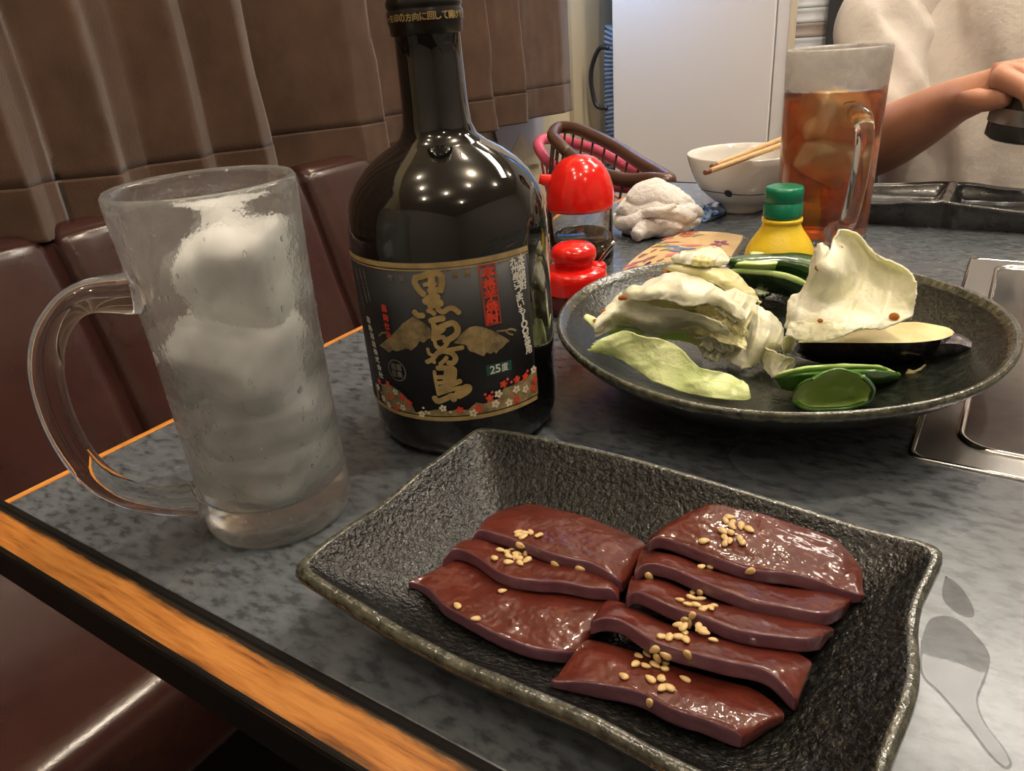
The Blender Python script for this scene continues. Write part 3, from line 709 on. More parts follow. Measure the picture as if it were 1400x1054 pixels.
ST = [('w', .0012*1.5, [(0.03342,0.03689),(0.02264,0.03112),(0.02768,0.02947),(0.01369,0.03167),(0.01197,0.02719),(0.01842,0.02597),(0.00182,0.02475)]), ('r', .0017, [(0.01646,0.03564),(0.02323,0.03584),(0.02804,0.03554),(0.03379,0.03161),(0.03258,0.02802),(0.02236,0.02592),(0.00966,0.03052),(0.00432,0.0262)]), ('p', .0007, [(0.01863,0.03744),(0.02038,0.03554),(0.02958,0.03773),(0.00773,0.03277),(0.0109,0.03313),(0.00269,0.02802),(0.0206,0.0287)]),
      ('r', .0016, [(-0.0466,0.03477),(-0.03923,0.03575),(-0.03884,0.02942),(-0.03586,0.02431),(-0.03081,0.03145),(-0.02728,0.02905),(-0.00399,0.027)]), ('w', .0016, [(-0.04907,0.03091),(-0.03478,0.03309),(-0.04528,0.02661),(-0.04112,0.02461),(-0.03137,0.026),(-0.02148,0.02444),(-0.01118,0.02801)]), ('w', .0006, [(-0.01929,0.02597),(-0.01794,0.02547),(-0.00812,0.02615),(-0.03376,0.02765),(-0.04619,0.02931),(-0.0203,0.02769)])]
for kind, r_, cs in ST:
    for c in cs:
        c = (max(c[0], UL+.0016), c[1])
        star(c, r_, {'w': M_lwh, 'r': M_lred, 'p': M_lpk}[kind], .0005, random.uniform(0, 6))
        if r_ > .001: star(c, r_*.28, {'w': M_mtn, 'r': M_lpk, 'p': M_lpk}[kind], .0006, 0)
# twin peaks
fillpoly([(-0.041,0.05403),(-0.03542,0.05805),(-0.03073,0.06161),(-0.02741,0.06441),(-0.02471,0.06703),(-0.02191,0.06891),(-0.01907,0.0707),(-0.01675,0.06949),(-0.01441,0.06759),(-0.01247,0.06531),(-0.01114,0.06333),(-0.0117,0.06136),(-0.01402,0.0607),(-0.01587,0.059),(-0.01778,0.05959),(-0.01949,0.05715),(-0.02227,0.0549),(-0.0247,0.05567),(-0.02715,0.05468),(-0.03016,0.05353),(-0.03267,0.05378),(-0.03485,0.05196),(-0.0375,0.05313)], .00030, M_mtn)
fillpoly([(-0.00306,0.05844),(-0.00097,0.06078),(0.00108,0.0628),(0.00264,0.06387),(0.00416,0.06463),(0.00564,0.06482),(0.00711,0.06472),(0.00999,0.06363),(0.01209,0.06236),(0.01424,0.06104),(0.01586,0.05966),(0.01752,0.05825),(0.01951,0.05657),(0.02126,0.05493),(0.02056,0.05425),(0.01995,0.05443),(0.01828,0.05313),(0.01699,0.05231),(0.01576,0.05204),(0.01446,0.05061),(0.01339,0.05174),(0.0119,0.05106),(0.0103,0.05214),(0.00877,0.0507),(0.0072,0.05158),(0.00491,0.05314),(0.00361,0.05363),(0.00264,0.05464),(0.00181,0.05704)], .00030, M_mtn)
stroke([(0.01565,0.06057),(0.01771,0.06035),(0.01982,0.05995),(0.02139,0.05995),(0.02299,0.05964),(0.02489,0.05851)], 30*PX/11.667, .0003, M_mtn); stroke([(0.02007,0.0593),(0.02123,0.05812),(0.02308,0.05702)], 24*PX/11.667, .0003, M_mtn)
stroke([(-0.04062,0.05866),(-0.03734,0.06085),(-0.03454,0.06124)], 26*PX/10.54, .0003, M_mtn)
# three brush-written characters
k1 = PX/10.54; k2 = PX/9.58
for w, pts in [(66, [(-0.01538,0.08773),(-0.01616,0.08539),(-0.01501,0.08274),(-0.01322,0.08051)]), (66, [(-0.0154,0.08759),(-0.01252,0.08815),(-0.0095,0.08922),(-0.00666,0.08922),(-0.00498,0.08795)]), (66, [(-0.00484,0.08794),(-0.00512,0.08505),(-0.00607,0.08174)]), (72, [(-0.00884,0.08876),(-0.00931,0.08499),(-0.00945,0.08146),(-0.00963,0.0788)]), (44, [(-0.01226,0.08449),(-0.01004,0.08487),(-0.00776,0.08477)]), (64, [(-0.01037,0.08223),(-0.00836,0.08216),(-0.0062,0.08233)]), (78, [(-0.01274,0.07737),(-0.01017,0.07911),(-0.00757,0.07915)]), (84, [(-0.01089,0.07569),(-0.00879,0.07622),(-0.00673,0.07657)]), (62, [(-0.01809,0.07277),(-0.01673,0.07128),(-0.01458,0.07132)]), (52, [(-0.01206,0.07345),(-0.01064,0.07296),(-0.00973,0.07203)]), (56, [(-0.00805,0.07393),(-0.00603,0.07261),(-0.00419,0.07369),(-0.00216,0.07397),(-0.00082,0.07308),(0.00032,0.07175)]),
               (68, [(-0.01145,0.06886),(-0.009,0.06956),(-0.00635,0.06989)]), (58, [(-0.01049,0.067),(-0.01057,0.0639),(-0.01129,0.06048)]), (64, [(-0.00953,0.06512),(-0.00614,0.06666),(-0.00258,0.06747),(-0.00095,0.06515),(-0.00149,0.06272),(-0.00387,0.06091),(-0.0066,0.06)]), (50, [(-0.01009,0.06296),(-0.00789,0.06412),(-0.00658,0.0653)]), (44, [(-0.01065,0.06078),(-0.0088,0.06136),(-0.00701,0.06159)])]:
    stroke(pts, w*k1*1.28, .0007, M_gold)
for w, pts in [(46, [(-0.0109,0.06154),(-0.0086,0.06165),(-0.00701,0.0614)]), (46, [(-0.00689,0.05967),(-0.00487,0.06041),(-0.00245,0.0621)]), (36, [(-0.01103,0.06051),(-0.01071,0.05773),(-0.00956,0.05631)]), (34, [(-0.0144,0.05633),(-0.01409,0.05422),(-0.01289,0.05353)]), (48, [(-0.01552,0.05029),(-0.01316,0.05141),(-0.01047,0.05422),(-0.00738,0.05535),(-0.0041,0.05573),(0.00015,0.05622)]), (36, [(-0.01232,0.04999),(-0.01242,0.05248),(-0.01038,0.05492)]), (54, [(-0.0074,0.05517),(-0.00429,0.05393),(-0.00311,0.05137),(-0.00479,0.04937),(-0.00637,0.04983)]), (42, [(-0.0099,0.04926),(-0.00825,0.05063),(-0.00675,0.05233)]), (42, [(-0.00823,0.05644),(-0.00644,0.05791),(-0.00529,0.05958)]), (34, [(-0.0104,0.05755),(-0.00887,0.05663),(-0.00722,0.05674)]), (56, [(-0.01111,0.04749),(-0.00763,0.0474),(-0.00477,0.04652)]), (130, [(-0.00579,0.04623),(-0.00623,0.04373),(-0.00708,0.04051)]), (36, [(-0.01283,0.04587),(-0.01274,0.04098),(-0.0123,0.03473)]), (46, [(-0.01146,0.04317),(-0.00978,0.04315),(-0.00843,0.04329)]), (42, [(-0.01145,0.04044),(-0.01008,0.04054),(-0.00872,0.04076)]), (56, [(-0.01107,0.03787),(-0.00724,0.03906),(-0.00242,0.04083)]), (46, [(-0.0117,0.03548),(-0.00612,0.03717),(-0.00076,0.03781)]), (100, [(0.00037,0.03749),(-0.00025,0.03628),(-0.00376,0.03442)]), (62, [(-0.01422,0.0332),(-0.01303,0.03155),(-0.00928,0.03286),(-0.00644,0.03423),(-0.00583,0.03216)])]:
    stroke(pts, w*k2*1.25, .0007, M_gold)
GRP[0] += 1
# seal strip: red frame and five characters
fr = [(0.01033,0.08986),(0.017,0.08979),(0.01787,0.0642),(0.01123,0.06413)]
for a, b in zip(fr, fr[1:]+fr[:1]): stroke([a, ((a[0]+b[0])/2, (a[1]+b[1])/2), b], .00075, .0004, M_lrb)
cs = [(0.01394,0.08698),(0.01423,0.08191),(0.01429,0.07697),(0.01434,0.07211),(0.01425,0.06706)]
for ch, c in zip('本格芋焼酎', cs): glyph(ch, c, .0052, .0046, .0005, M_lred, .05)
# white columns
cs = [(0.03044,0.08885),(0.0305,0.08525),(0.03053,0.08132),(0.03062,0.07749)]
column('本格焼酎', cs[0], cs[-1], .0038, .0040, M_lwt, bold=.035)
cs = [(0.02608,0.08876),(0.02712,0.04871)]
ct = [(0.02618,0.08875),(0.03127,0.04729)]
column('九州産さつまいも100%使用', ct[0], ct[1], .0037, .0031, M_lwt, bold=.035)
# strength plate
GRP[0] += 1
pl = [(0.00939,0.04619),(0.02129,0.04594),(0.02103,0.04109),(0.00936,0.04131)]
fillpoly(pl, .00035, M_lgr)
for ch, c, w_ in zip('25度', [(0.012,0.04369),(0.01448,0.04383),(0.01778,0.04369)], (.0022, .0022, .0030)): glyph(ch, c, w_, .0036, .0006, M_lwt, .03, rot=.0)
GRP[0] += 1
# small gold, red and white print on the left
for ch, c in zip('登録商標', [(-0.02745,0.08681),(-0.02185,0.08704),(0.0003,0.0879),(0.00535,0.08789)]): glyph(ch, c, .0026, .0026, .0004, M_lgy if ch in '登録' else M_mtn, .03)
GRP[0] += 1
for ch, c in zip('黒麹仕込', [(-0.03341,0.07281),(-0.03339,0.0687),(-0.03329,0.06488),(-0.03297,0.06107)]): glyph(ch, c, .0030, .0030, .0006, M_lred, .05)
cc = [(-0.03183,0.0442)][0]
for k in range(2): pass
ringp = [(cc[0]+.0048*cos(a), cc[1]+.0052*sin(a)) for a in np.linspace(0, 2*pi, 40)]
V = []; F = []
for i, a in enumerate(np.linspace(0, 2*pi, 41)): V += [(cc[0]+.0052*cos(a), cc[1]+.0052*sin(a)), (cc[0]+.0046*cos(a), cc[1]+.0046*sin(a))]
for i in range(40): F.append((2*i, 2*i+1, 2*i+3, 2*i+2))
art(M_lgy, (wrap(V, .0004), F))
for ch, dx, dy in zip('霧島酒造', (.0017, .0017, -.0017, -.0017), (.0017, -.0017, .0017, -.0017)): glyph(ch, (cc[0]+dx, cc[1]+dy), .0030, .0030, .0005, M_lgy, .03)
cl = [(-0.0474,0.06451),(-0.04396,0.03893)]
column('霧島酒造株式会社', (cl[0][0], cl[0][1]), (cl[1][0], cl[1][1]), .0036, .0028, M_lwt, bold=.03)
for k, (a, b) in enumerate(zip([(-0.05231,0.08677),(-0.04778,0.08742),(-0.04424,0.08779)], [(-0.04987,0.07035),(-0.04572,0.0734),(-0.04277,0.07472)])):
    column('本格芋焼酎アルコール分25度原材料名', a, b, .0017, .0010, M_lgy, bold=.02)
NAMES = {'label_gold': 'gold_lettering', 'label_mountain_gold': 'printed_landscape', 'label_red': 'red_print', 'label_pink': 'pink_print', 'label_cream': 'cream_flowers', 'label_white': 'white_lettering', 'label_green': 'green_plate', 'label_seal_frame': 'seal_frame', 'label_grey': 'small_print'}
for (k, _g), L_ in PRINT.items():
    o = mk(NAMES[k], join(*[vf for m, vf in L_]), L_[0][0], lab, False)
PRINT.clear()
# gold lettering round the cap
RC = .0154
art(M_gold, (wrap([(u, v) for u, v in [(-.0215, .1815), (-.0185, .1815), (-.0185, .1822), (-.0172, .1819+.0001), (-.0185, .1808), (-.0185, .1811+.0002), (-.0215, .1811)]], .0002, RC), [(0, 1, 5, 6), (1, 2, 3, 4, 5)]))
for i, ch in enumerate('矢印の方向に回して開けてください'):
    glyph(ch, (-.0155+i*.00295, .1819), .0025, .0027, .00012, M_gold, .03, R=RC)
gl = [vf for m, vf in PRINT[('label_gold', 0)]]
mk('gold_lettering', join(*gl), M_gold, capo, False)
PRINT.clear()

# ================================================================== soy sauce dispenser
M_red = mat('red_plastic', (.78, .012, .008), .16, spec=.5, Coat_Weight=.3); noise_col(M_red, [(.3, (.72, .011, .008)), (.7, (.80, .014, .009))], 40); bump(M_red, 60, .03)
M_soyg = glass('dispenser_glass', (.98, .98, .97), .01, 1.46, 0, bumps=((90, .08, .0005),))
SX, SY = [(0.0686,0.416,0)][0][:2]
soy = thing('soy_dispenser', 'clear soy sauce dispenser with a domed red cap and spout', 'sauce bottle', (SX, SY, 0))
mk('glass_body', lathe([(0, .0025), (.020, .002), (.0238, .0), (.0252, .002), (.0256, .006), (.0256, .045), (.0246, .048), (.0234, .048), (.0236, .044), (.0237, .008), (.0225, .0055), (0, .005)], (SX, SY, 0), 64), M_soyg, soy)
M_soy = mat('soy_sauce', (.012, .004, .002), .05); bump(M_soy, 30, .02)
o = mk('soy_sauce', lathe([(0, .0048), (.0226, .0052), (.0239, .008), (.0239, .0210), (.023, .0203), (0, .0201)], (SX, SY, 0), 48), M_soy); o['kind'] = 'stuff'; tag(o, 'dark soy sauce in the red-capped clear dispenser', 'soy sauce')
cap = mk('dome_cap', lathe([(.0245, .0445), (.0262, .0445), (.0266, .0475), (.0266, .0535), (.0258, .0600), (.0240, .0665), (.0210, .0730), (.0170, .0785), (.0120, .0822), (.0060, .0842), (0, .0848)], (SX, SY, 0), 64), M_red, soy)
sd = Vector((.25-SX, -.1-SY, 0)).normalized(); sd = Matrix.Rotation(radians(-78), 3, 'Z') @ sd
def sp(r, z): return tuple(Vector((SX, SY, z))+sd*r)
mk('spout', tube([sp(.019, .0650), sp(.0262, .0672), sp(.0310, .0686)], [.0062, .0046, .0036], 16, 10), M_red, soy)

# ================================================================== red condiment pot
PX_, PY_ = [(0.1173,0.3154,0)][0][:2]
pot = thing('condiment_pot', 'small dark red condiment pot with a knobbed red lid', 'pot', (PX_, PY_, 0))
M_potb = mat('dark_red_pot', (.10, .006, .006), .12, spec=.5, Coat_Weight=.4); noise_col(M_potb, [(.3, (.085, .005, .005)), (.7, (.12, .008, .008))], 30); bump(M_potb, 60, .04)
mk('pot_body', lathe([(0, .0), (.018, .0), (.0202, .002), (.0208, .008), (.0204, .0165), (.0198, .0175), (.018, .0175), (.018, .006), (0, .004)], (PX_, PY_, 0), 64), M_potb, pot)
lid = mk('lid', lathe(rnd([(.0195, .0150), (.0216, .0150), (.0219, .0165), (.0219, .0215), (.0216, .0250), (.0205, .0282), (.0178, .0300), (.0140, .0306), (.0128, .0308)])+[(0, .0308)], (PX_, PY_, 0), 64), M_red, pot)
mk('knob', lathe([(.0126, .0300), (.0124, .0320), (.0128, .0338), (.0143, .0352), (.0151, .0380), (.0149, .0408), (.0138, .0432), (.0118, .0448), (.0085, .0458), (.004, .0462), (0, .0463)], (PX_, PY_, 0), 48), M_red, lid)
# raised collar around the spoon notch
M_spn = mat('spoon_steel', (.7, .68, .64), .18, 1); bump(M_spn, 100, .05)
b0 = Vector((PX_, PY_, 0)); sdir = Vector((.80, .60, 0)).normalized()
mk('spoon_notch', lathe(rnd([(.0062, 0), (.0062, .0024), (.0046, .0042), (0, .0046)]), tuple(b0+sdir*.0155+Vector((0, 0, .0275))), 24), M_red, lid)
spn = mk('spoon', tube([tuple(b0+sdir*.002+Vector((0, 0, .010))), tuple(b0+sdir*.0165+Vector((0, 0, .0310))), tuple(b0+sdir*.0275+Vector((0, 0, .0445)))], [.0012, .0013, .0017], 10, 12, flat=.6), M_spn)
tag(spn, 'thin steel spoon handle sticking out of the red lidded pot', 'spoon')

# ================================================================== lemon juice bottle
LX, LY = .2205, .4300
lem = thing('lemon_juice_bottle', 'yellow lemon-shaped juice bottle with a green cap', 'juice bottle', (LX, LY, 0))
M_lem = mat('lemon_yellow', (.92, .66, .03), .35, spec=.4, Subsurface_Weight=.15); bs(M_lem).inputs['Subsurface Radius'].default_value = (.01, .008, .002); noise_col(M_lem, [(.3, (.88, .62, .03)), (.7, (.94, .70, .045))], 60); bump(M_lem, 420, .4, .0006, 2)
mk('body', lathe(rnd([(0, .0), (.015, .0), (.021, .003), (.0242, .009), (.0240, .0165), (.0220, .0232), (.0180, .0295), (.0140, .0350), (.0128, .0385), (.0124, .0400)])+[(.0137, .0405), (.0137, .0425), (.0125, .043), (0, .043)], (LX, LY, 0), 64), M_lem, lem)
M_grn = mat('green_cap', (.0, .20, .105), .3); noise_col(M_grn, [(.3, (.0, .18, .095)), (.7, (.004, .22, .115))], 50); bump(M_grn, 80, .05)
def ribs(r, z, a):
    return (r*(1+.010*cos(40*a)) if .045 < z < .062 and r > .011 else r, z)
gc = mk('cap', lathe([(.0122, .0437), (.0128, .0437), (.0129, .0455), (.0129, .0535), (.0122, .0540), (.0122, .0546), (.0129, .0552), (.0129, .0620), (.0122, .0638), (.0105, .0645), (0, .0646)], (LX, LY, 0), 120, fn=ribs), M_grn, lem)

# ================================================================== rice bowl, chopsticks
RX, RY = [(0.1325,0.6242,0)][0][:2]
M_por = mat('white_porcelain', (.72, .70, .67), .12, spec=.5); noise_col(M_por, [(.3, (.70, .68, .65)), (.7, (.74, .72, .69))], 20); bump(M_por, 40, .02)
M_pln = mat('grey_glaze_line', (.05, .055, .065), .2); bump(M_pln, 200, .05)
bowl = thing('rice_bowl', 'white porcelain rice bowl with a grey line and dots behind the towel', 'bowl', (RX, RY, 0))
BO = [(0, .004), (.017, .004), (.0185, .0), (.0205, .0), (.0212, .002), (.0205, .0075), (.0265, .0105), (.0330, .0155), (.0395, .0225), (.0445, .0300), (.0482, .0380), (.0515, .0475), (.0530, .0535), (.0526, .0548), (.0514, .0544), (.0500, .0480), (.0466, .0385), (.0428, .0308), (.037, .023), (.028, .0155), (.015, .012), (0, .0115)]
bo = mk('bowl_body', lathe(BO, (RX, RY, 0), 80), M_por, bowl)
BPz = [p[1] for p in BO[4:13]]; BPr = [p[0] for p in BO[4:13]]
def bowlpt(a, z, lift=.0003): r_ = float(np.interp(z, BPz, BPr))+lift; return (RX+r_*cos(a), RY+r_*sin(a), z)
mk('painted_line', tube([bowlpt(a, .0225+.0012*sin(3*a+1), 0) for a in np.linspace(0, 2*pi, 121)[:-1]], .00055, 6, closed=True), M_pln, bo)
ca_ = math.atan2(-.1023-RY, .3524-RX)
for da in (-.30, .95, 2.2, 3.5, 4.7):
    a0 = ca_+da; zc = .0225+.0012*sin(3*a0+1)
    P = [bowlpt(a0, zc, .0006)]+[bowlpt(a0+.092*cos(t), zc+.0038*sin(t), .0006) for t in np.linspace(0, 2*pi, 17)[:-1]]
    mk('painted_dot', (P, [(0, i+1, (i+1) % 16+1) for i in range(16)]), M_pln, bo)
# a scrap of seaweed and left-over rice
M_rice = mat('rice_white', (.74, .72, .66), .4, Subsurface_Weight=.2); bump(M_rice, 300, .2)
random.seed(8); bm = bmesh.new()
for k in range(60):
    a = random.uniform(0, 6.28); r_ = .036*math.sqrt(random.random()); z = .016+.0000+.006*(r_/.03)**2+random.uniform(0, .003)
    ret = bmesh.ops.create_uvsphere(bm, u_segments=6, v_segments=5, radius=1)
    bmesh.ops.transform(bm, matrix=Matrix.Translation((RX+r_*cos(a), RY+r_*sin(a), z+.008)) @ Matrix.Rotation(random.uniform(0, 6), 4, 'Z') @ Matrix.Rotation(random.uniform(-.5, .5), 4, 'Y') @ Matrix.Diagonal((.0026, .0011, .0011, 1)), verts=ret['verts'])
me = bpy.data.meshes.new('rice'); bm.to_mesh(me); bm.free(); me.materials.append(M_rice); o = link('rice', me); o['kind'] = 'stuff'; tag(o, 'a little white rice left in the porcelain bowl', 'rice')
M_chp = mat('bare_chopstick_wood', (.62, .38, .17), .5); noise_col(M_chp, [(.3, (.52, .30, .12)), (.7, (.70, .46, .23))], 4, 4, .6, coords(M_chp, (30, 30, 160))); bump(M_chp, 150, .1)
M_tip = mat('stained_wood_tip', (.18, .075, .03), .5); bump(M_tip, 150, .1)
def stick(p0, p1, label):
    t = thing('chopstick', label, 'chopstick', p0, 'pair of chopsticks on the rice bowl')
    a = Vector(p0); b = Vector(p1)
    mk('shaft', tube([a+(b-a)*.03, a+(b-a)*.5, b], [.0024, .0027, .0030], 8, 12), M_chp, t)
    mk('stained_end', tube([a, a+(b-a)*.03], [.0022, .0025], 8, 4), M_tip, t)
z0 = .0578
stick(tuple([(0.1392,0.4997,0.058)][0]), tuple(np.array([(0.1815,0.7343,0.06)][0])), 'nearer bare wood chopstick lying across the rice bowl rim')
stick(tuple([(0.1365,0.5227,0.0585)][0]), tuple(np.array([(0.1703,0.7852,0.0605)][0])), 'farther bare wood chopstick lying across the rice bowl rim')

# ================================================================== crumpled towel
M_tow = mat('white_terry', (.80, .78, .76), .95, spec=.1, Sheen_Weight=.4); noise_col(M_tow, [(.3, (.74, .72, .70)), (.7, (.84, .82, .80))], 120)
bump(M_tow, 900, .7, .0012, 2); bump(M_tow, 300, .4, .0012, 2)
TWX, TWY = .0860, .5250
def towel_field(d):
    x, y, z = d
    r = 1.0
    r += .10*noise.noise(Vector((x*1.7, y*1.7, z*1.7+4)))
    # long folds running across the front
    s = z*5.2+1.6*noise.noise(Vector((x*1.6, y*1.6, z*.8+2)))+.8*x
    r += .12*(abs(sin(s))**.55-.5)
    r += .03*noise.noise(Vector((x*6, y*6, z*6)))
    return r
bm = bmesh.new(); bmesh.ops.create_icosphere(bm, subdivisions=6, radius=1)
for v in bm.verts:
    d = v.co.normalized(); k = towel_field(d)
    x, y, z = d.x*k, d.y*k, d.z*k
    # camera-right axis a, depth axis b
    az = math.atan2(TWY+.1023, TWX-.3524)
    sx, sy, sz = .0345, .030, .046
    # profile: higher on the left of centre, thin flap to the right
    X = x*sx*1.08+.001; H = (z+.62)*sz*.62*(1-.28*max(0, x))*(1-.18*max(0, -x))
    H = max(H, 0.0004+.0012*(1+z))
    fz = .0004*noise.noise(d*30)+.0006*noise.noise(d*85)
    rx, ry = sin(az), -cos(az)   # camera right in plan
    v.co = Vector((TWX+X*rx+y*sy*cos(az)*1.0+d.x*fz, TWY+X*ry+y*sy*sin(az)+d.y*fz, H+d.z*fz))
me = bpy.data.meshes.new('towel'); bm.to_mesh(me); bm.free(); me.materials.append(M_tow); me.polygons.foreach_set('use_smooth', [True]*len(me.polygons))
tw = thing('hand_towel', 'crumpled white terry hand towel between soy dispenser and rice bowl', 'towel', (TWX, TWY, 0))
o = link('towel_bundle', me, tw)
# the rolled lower lip of the towel
lip = [(0.0859,0.4813,0.006),(0.0885,0.4932,0.009),(0.0981,0.5014,0.011),(0.1086,0.514,0.012),(0.1164,0.5296,0.013),(0.1164,0.5504,0.015)]
vf = tube(lip, [.005, .0085, .0075, .0065, .006, .003], 30, 110)
vf = ([tuple(Vector(p)+Vector((noise.noise(Vector(p)*300), noise.noise(Vector(p)*310+Vector((5, 0, 0))), noise.noise(Vector(p)*290+Vector((0, 7, 0)))))*.0007) for p in vf[0]], vf[1])
mk('rolled_edge', vf, M_tow, tw)
lip = [(0.0451,0.5269,0.01),(0.0611,0.5055,0.01),(0.0764,0.4924,0.015),(0.0876,0.4972,0.022),(0.104,0.4911,0.026),(0.1136,0.5006,0.03)]
vf = tube(lip, [.003, .0065, .006, .0045, .004, .002], 30, 110)
vf = ([tuple(Vector(p)+Vector((noise.noise(Vector(p)*300), noise.noise(Vector(p)*310+Vector((5, 0, 0))), noise.noise(Vector(p)*290+Vector((0, 7, 0)))))*.0007) for p in vf[0]], vf[1])
mk('fold_ridge', vf, M_tow, tw)

# torn printed wrapper beside the towel
M_wrp = mat('blue_printed_film', (.08, .16, .36), .15, spec=.6, Coat_Weight=.5)
noise_col(M_wrp, [(.42, (.02, .05, .14)), (.50, (.10, .26, .62)), (.62, (.40, .46, .52))], 120, 3, .6)
G = surf([[(0.1035,0.5768,0.002),(0.1167,0.5641,0.001),(0.1248,0.5868,0.001),(0.1261,0.6149,0.001)], [(0.1072,0.5758,0.008),(0.1168,0.575,0.006),(0.1267,0.5704,0.009),(0.1209,0.6128,0.004)], [(0.0969,0.6101,0.004),(0.112,0.5838,0.012),(0.1088,0.6137,0.006),(0.1153,0.6159,0.008)], [(0.0884,0.6419,0.001),(0.0977,0.6371,0.004),(0.0981,0.6582,0.001),(0.1027,0.6534,0.003)]], 30, 30)
G[..., 2] = np.maximum(G[..., 2]+np.array([[.0012*noise.noise(Vector((x*260, y*260, 3))) for x, y, z in r] for r in G]), .0006)
o = mk('wrapper', sheet(G, .0003), M_wrp); tag(o, 'torn blue printed plastic wrapper between towel and rice bowl', 'wrapper')

# ================================================================== fan-shaped patterned card in clear film
M_fan = mat('buff_card', (.62, .44, .22), .4); noise_col(M_fan, [(.3, (.56, .39, .19)), (.7, (.66, .48, .25))], 60)
fan = thing('patterned_card', 'buff fan-shaped card printed with flowers in clear film behind the plate', 'card', tuple([(0.1597,0.4429,0)][0]))
arc = [(0.1199,0.3675,0.0045),(0.1153,0.3921,0.0045),(0.1107,0.4229,0.0045),(0.1095,0.451,0.0045),(0.1118,0.4775,0.0045),(0.1164,0.5036,0.0045),(0.1233,0.5147,0.0045),(0.1382,0.5191,0.0045),(0.1543,0.5188,0.0045),(0.1689,0.5145,0.0045)]
edge = [(0.1725,0.5107,0.0045),(0.1751,0.4834,0.0045),(0.1788,0.4541,0.0045),(0.1833,0.4236,0.0045)]
loop = cr(arc, 40).tolist()+edge[1:]+[(0.1829,0.4011,0.0045),(0.1697,0.3856,0.0045),(0.1482,0.3708,0.0045)]
def slab(loop, z0, z1):
    n = len(loop); V = [(p[0], p[1], z0) for p in loop]+[(p[0], p[1], z1) for p in loop]
    return V, [tuple(range(n))[::-1], tuple(range(n, 2*n))]+[(i, (i+1) % n, (i+1) % n+n, i+n) for i in range(n)]
card = mk('card', slab(loop, .0005, .0045), M_fan, fan, False)
FCOL = {'red': (.50, .07, .06), 'blue': (.10, .20, .38), 'pink': (.60, .16, .16), 'purple': (.28, .06, .16), 'green': (.24, .24, .12), 'brown': (.24, .10, .05)}
FM = {}
for k, c in FCOL.items(): FM[k] = flatm('card_'+k, c, .4)
def blotch(c, a, b, rot, m, zl=.0049):
    n = 14; P = [(c[0]+a*cos(t)*cos(rot)-b*sin(t)*sin(rot), c[1]+a*cos(t)*sin(rot)+b*sin(t)*cos(rot), zl) for t in np.linspace(0, 2*pi, n+1)[:-1]]
    return P, [tuple(range(n))]
FPR = {}
def fp(k, c, a, b, rot): FPR.setdefault(k, []).append(blotch(c, a, b, rot, None, .0048+.00004*(len(FPR.get(k, [])) % 4)))
c = [(0.1592,0.4847,0.0047)][0]
for k in range(5): a_ = 2*pi*k/5; fp('purple', (c[0]+.0042*cos(a_), c[1]+.0062*sin(a_)), .0036, .0022, a_)
for c in [(0.1256,0.4649,0.0047),(0.1344,0.4618,0.0047),(0.1407,0.4619,0.0047),(0.1333,0.4538,0.0047)]: fp('blue', c, .0065, .0026, random.uniform(-.6, .6))
for c in [(0.1331,0.4595,0.0047),(0.1379,0.461,0.0047)]: fp('pink', c, .0035, .002, .3)
for c in [(0.113,0.4875,0.0047),(0.1205,0.4774,0.0047),(0.1376,0.4727,0.0047),(0.1418,0.4728,0.0047),(0.1348,0.4449,0.0047),(0.1352,0.4413,0.0047)]: fp('pink', c, .0070, .0020, random.uniform(.1, 1.2))
for c in [(0.1205,0.5027,0.0047),(0.1253,0.505,0.0047),(0.1258,0.4978,0.0047),(0.1172,0.5082,0.0047),(0.1259,0.5121,0.0047)]: fp('red', c, .0050, .0018, random.uniform(0, 2))
for c in [(0.1321,0.5018,0.0047),(0.1338,0.5045,0.0047),(0.1191,0.4648,0.0047),(0.1243,0.4547,0.0047),(0.1141,0.4713,0.0047)]: fp('green', c, .006, .0013, random.uniform(.3, 1.5))
for c in [(0.1167,0.4484,0.0047),(0.114,0.4612,0.0047),(0.1228,0.4317,0.0047),(0.1322,0.4258,0.0047),(0.1224,0.4279,0.0047),(0.1219,0.4206,0.0047),(0.1142,0.4344,0.0047),(0.1264,0.4151,0.0047)]: fp('brown', c, .0055, .0011, random.uniform(1.0, 1.7))
for c in [(0.1135,0.4323,0.0047),(0.1212,0.4221,0.0047),(0.1271,0.4136,0.0047),(0.1178,0.4156,0.0047),(0.1169,0.4083,0.0047)]: fp('purple', c, .0065, .0013, random.uniform(1.0, 1.6))
for c in [(0.1188,0.3887,0.0047),(0.1187,0.3954,0.0047),(0.1196,0.4024,0.0047),(0.1144,0.4023,0.0047)]: fp('red', c, .0055, .0011, random.uniform(1.0, 1.6))
for k, L_ in FPR.items():
    for vf in L_: mk(k+'_print', vf, FM[k], card, False)
M_film = mat('clear_film', (.9, .9, .9), .08, IOR=1.35, Transmission_Weight=1, Alpha=.35); bump(M_film, 150, .5, .002)
G = surf([[(0.1843,0.4132,0.001),(0.1813,0.4468,0.001),(0.1765,0.4834,0.001),(0.1752,0.5107,0.001)], [(0.1893,0.4056,0.006),(0.1869,0.4357,0.007),(0.1801,0.4749,0.006),(0.1773,0.5024,0.007)], [(0.184,0.4149,0.006),(0.1804,0.4472,0.006),(0.1761,0.4781,0.006),(0.1723,0.5072,0.006)]], 24, 14)
mk('film_edge', sheet(G+np.array([[[0, 0, .0007*noise.noise(Vector((p[0]*300, p[1]*300, 0)))] for p in r] for r in G]), .0002), M_film, fan)

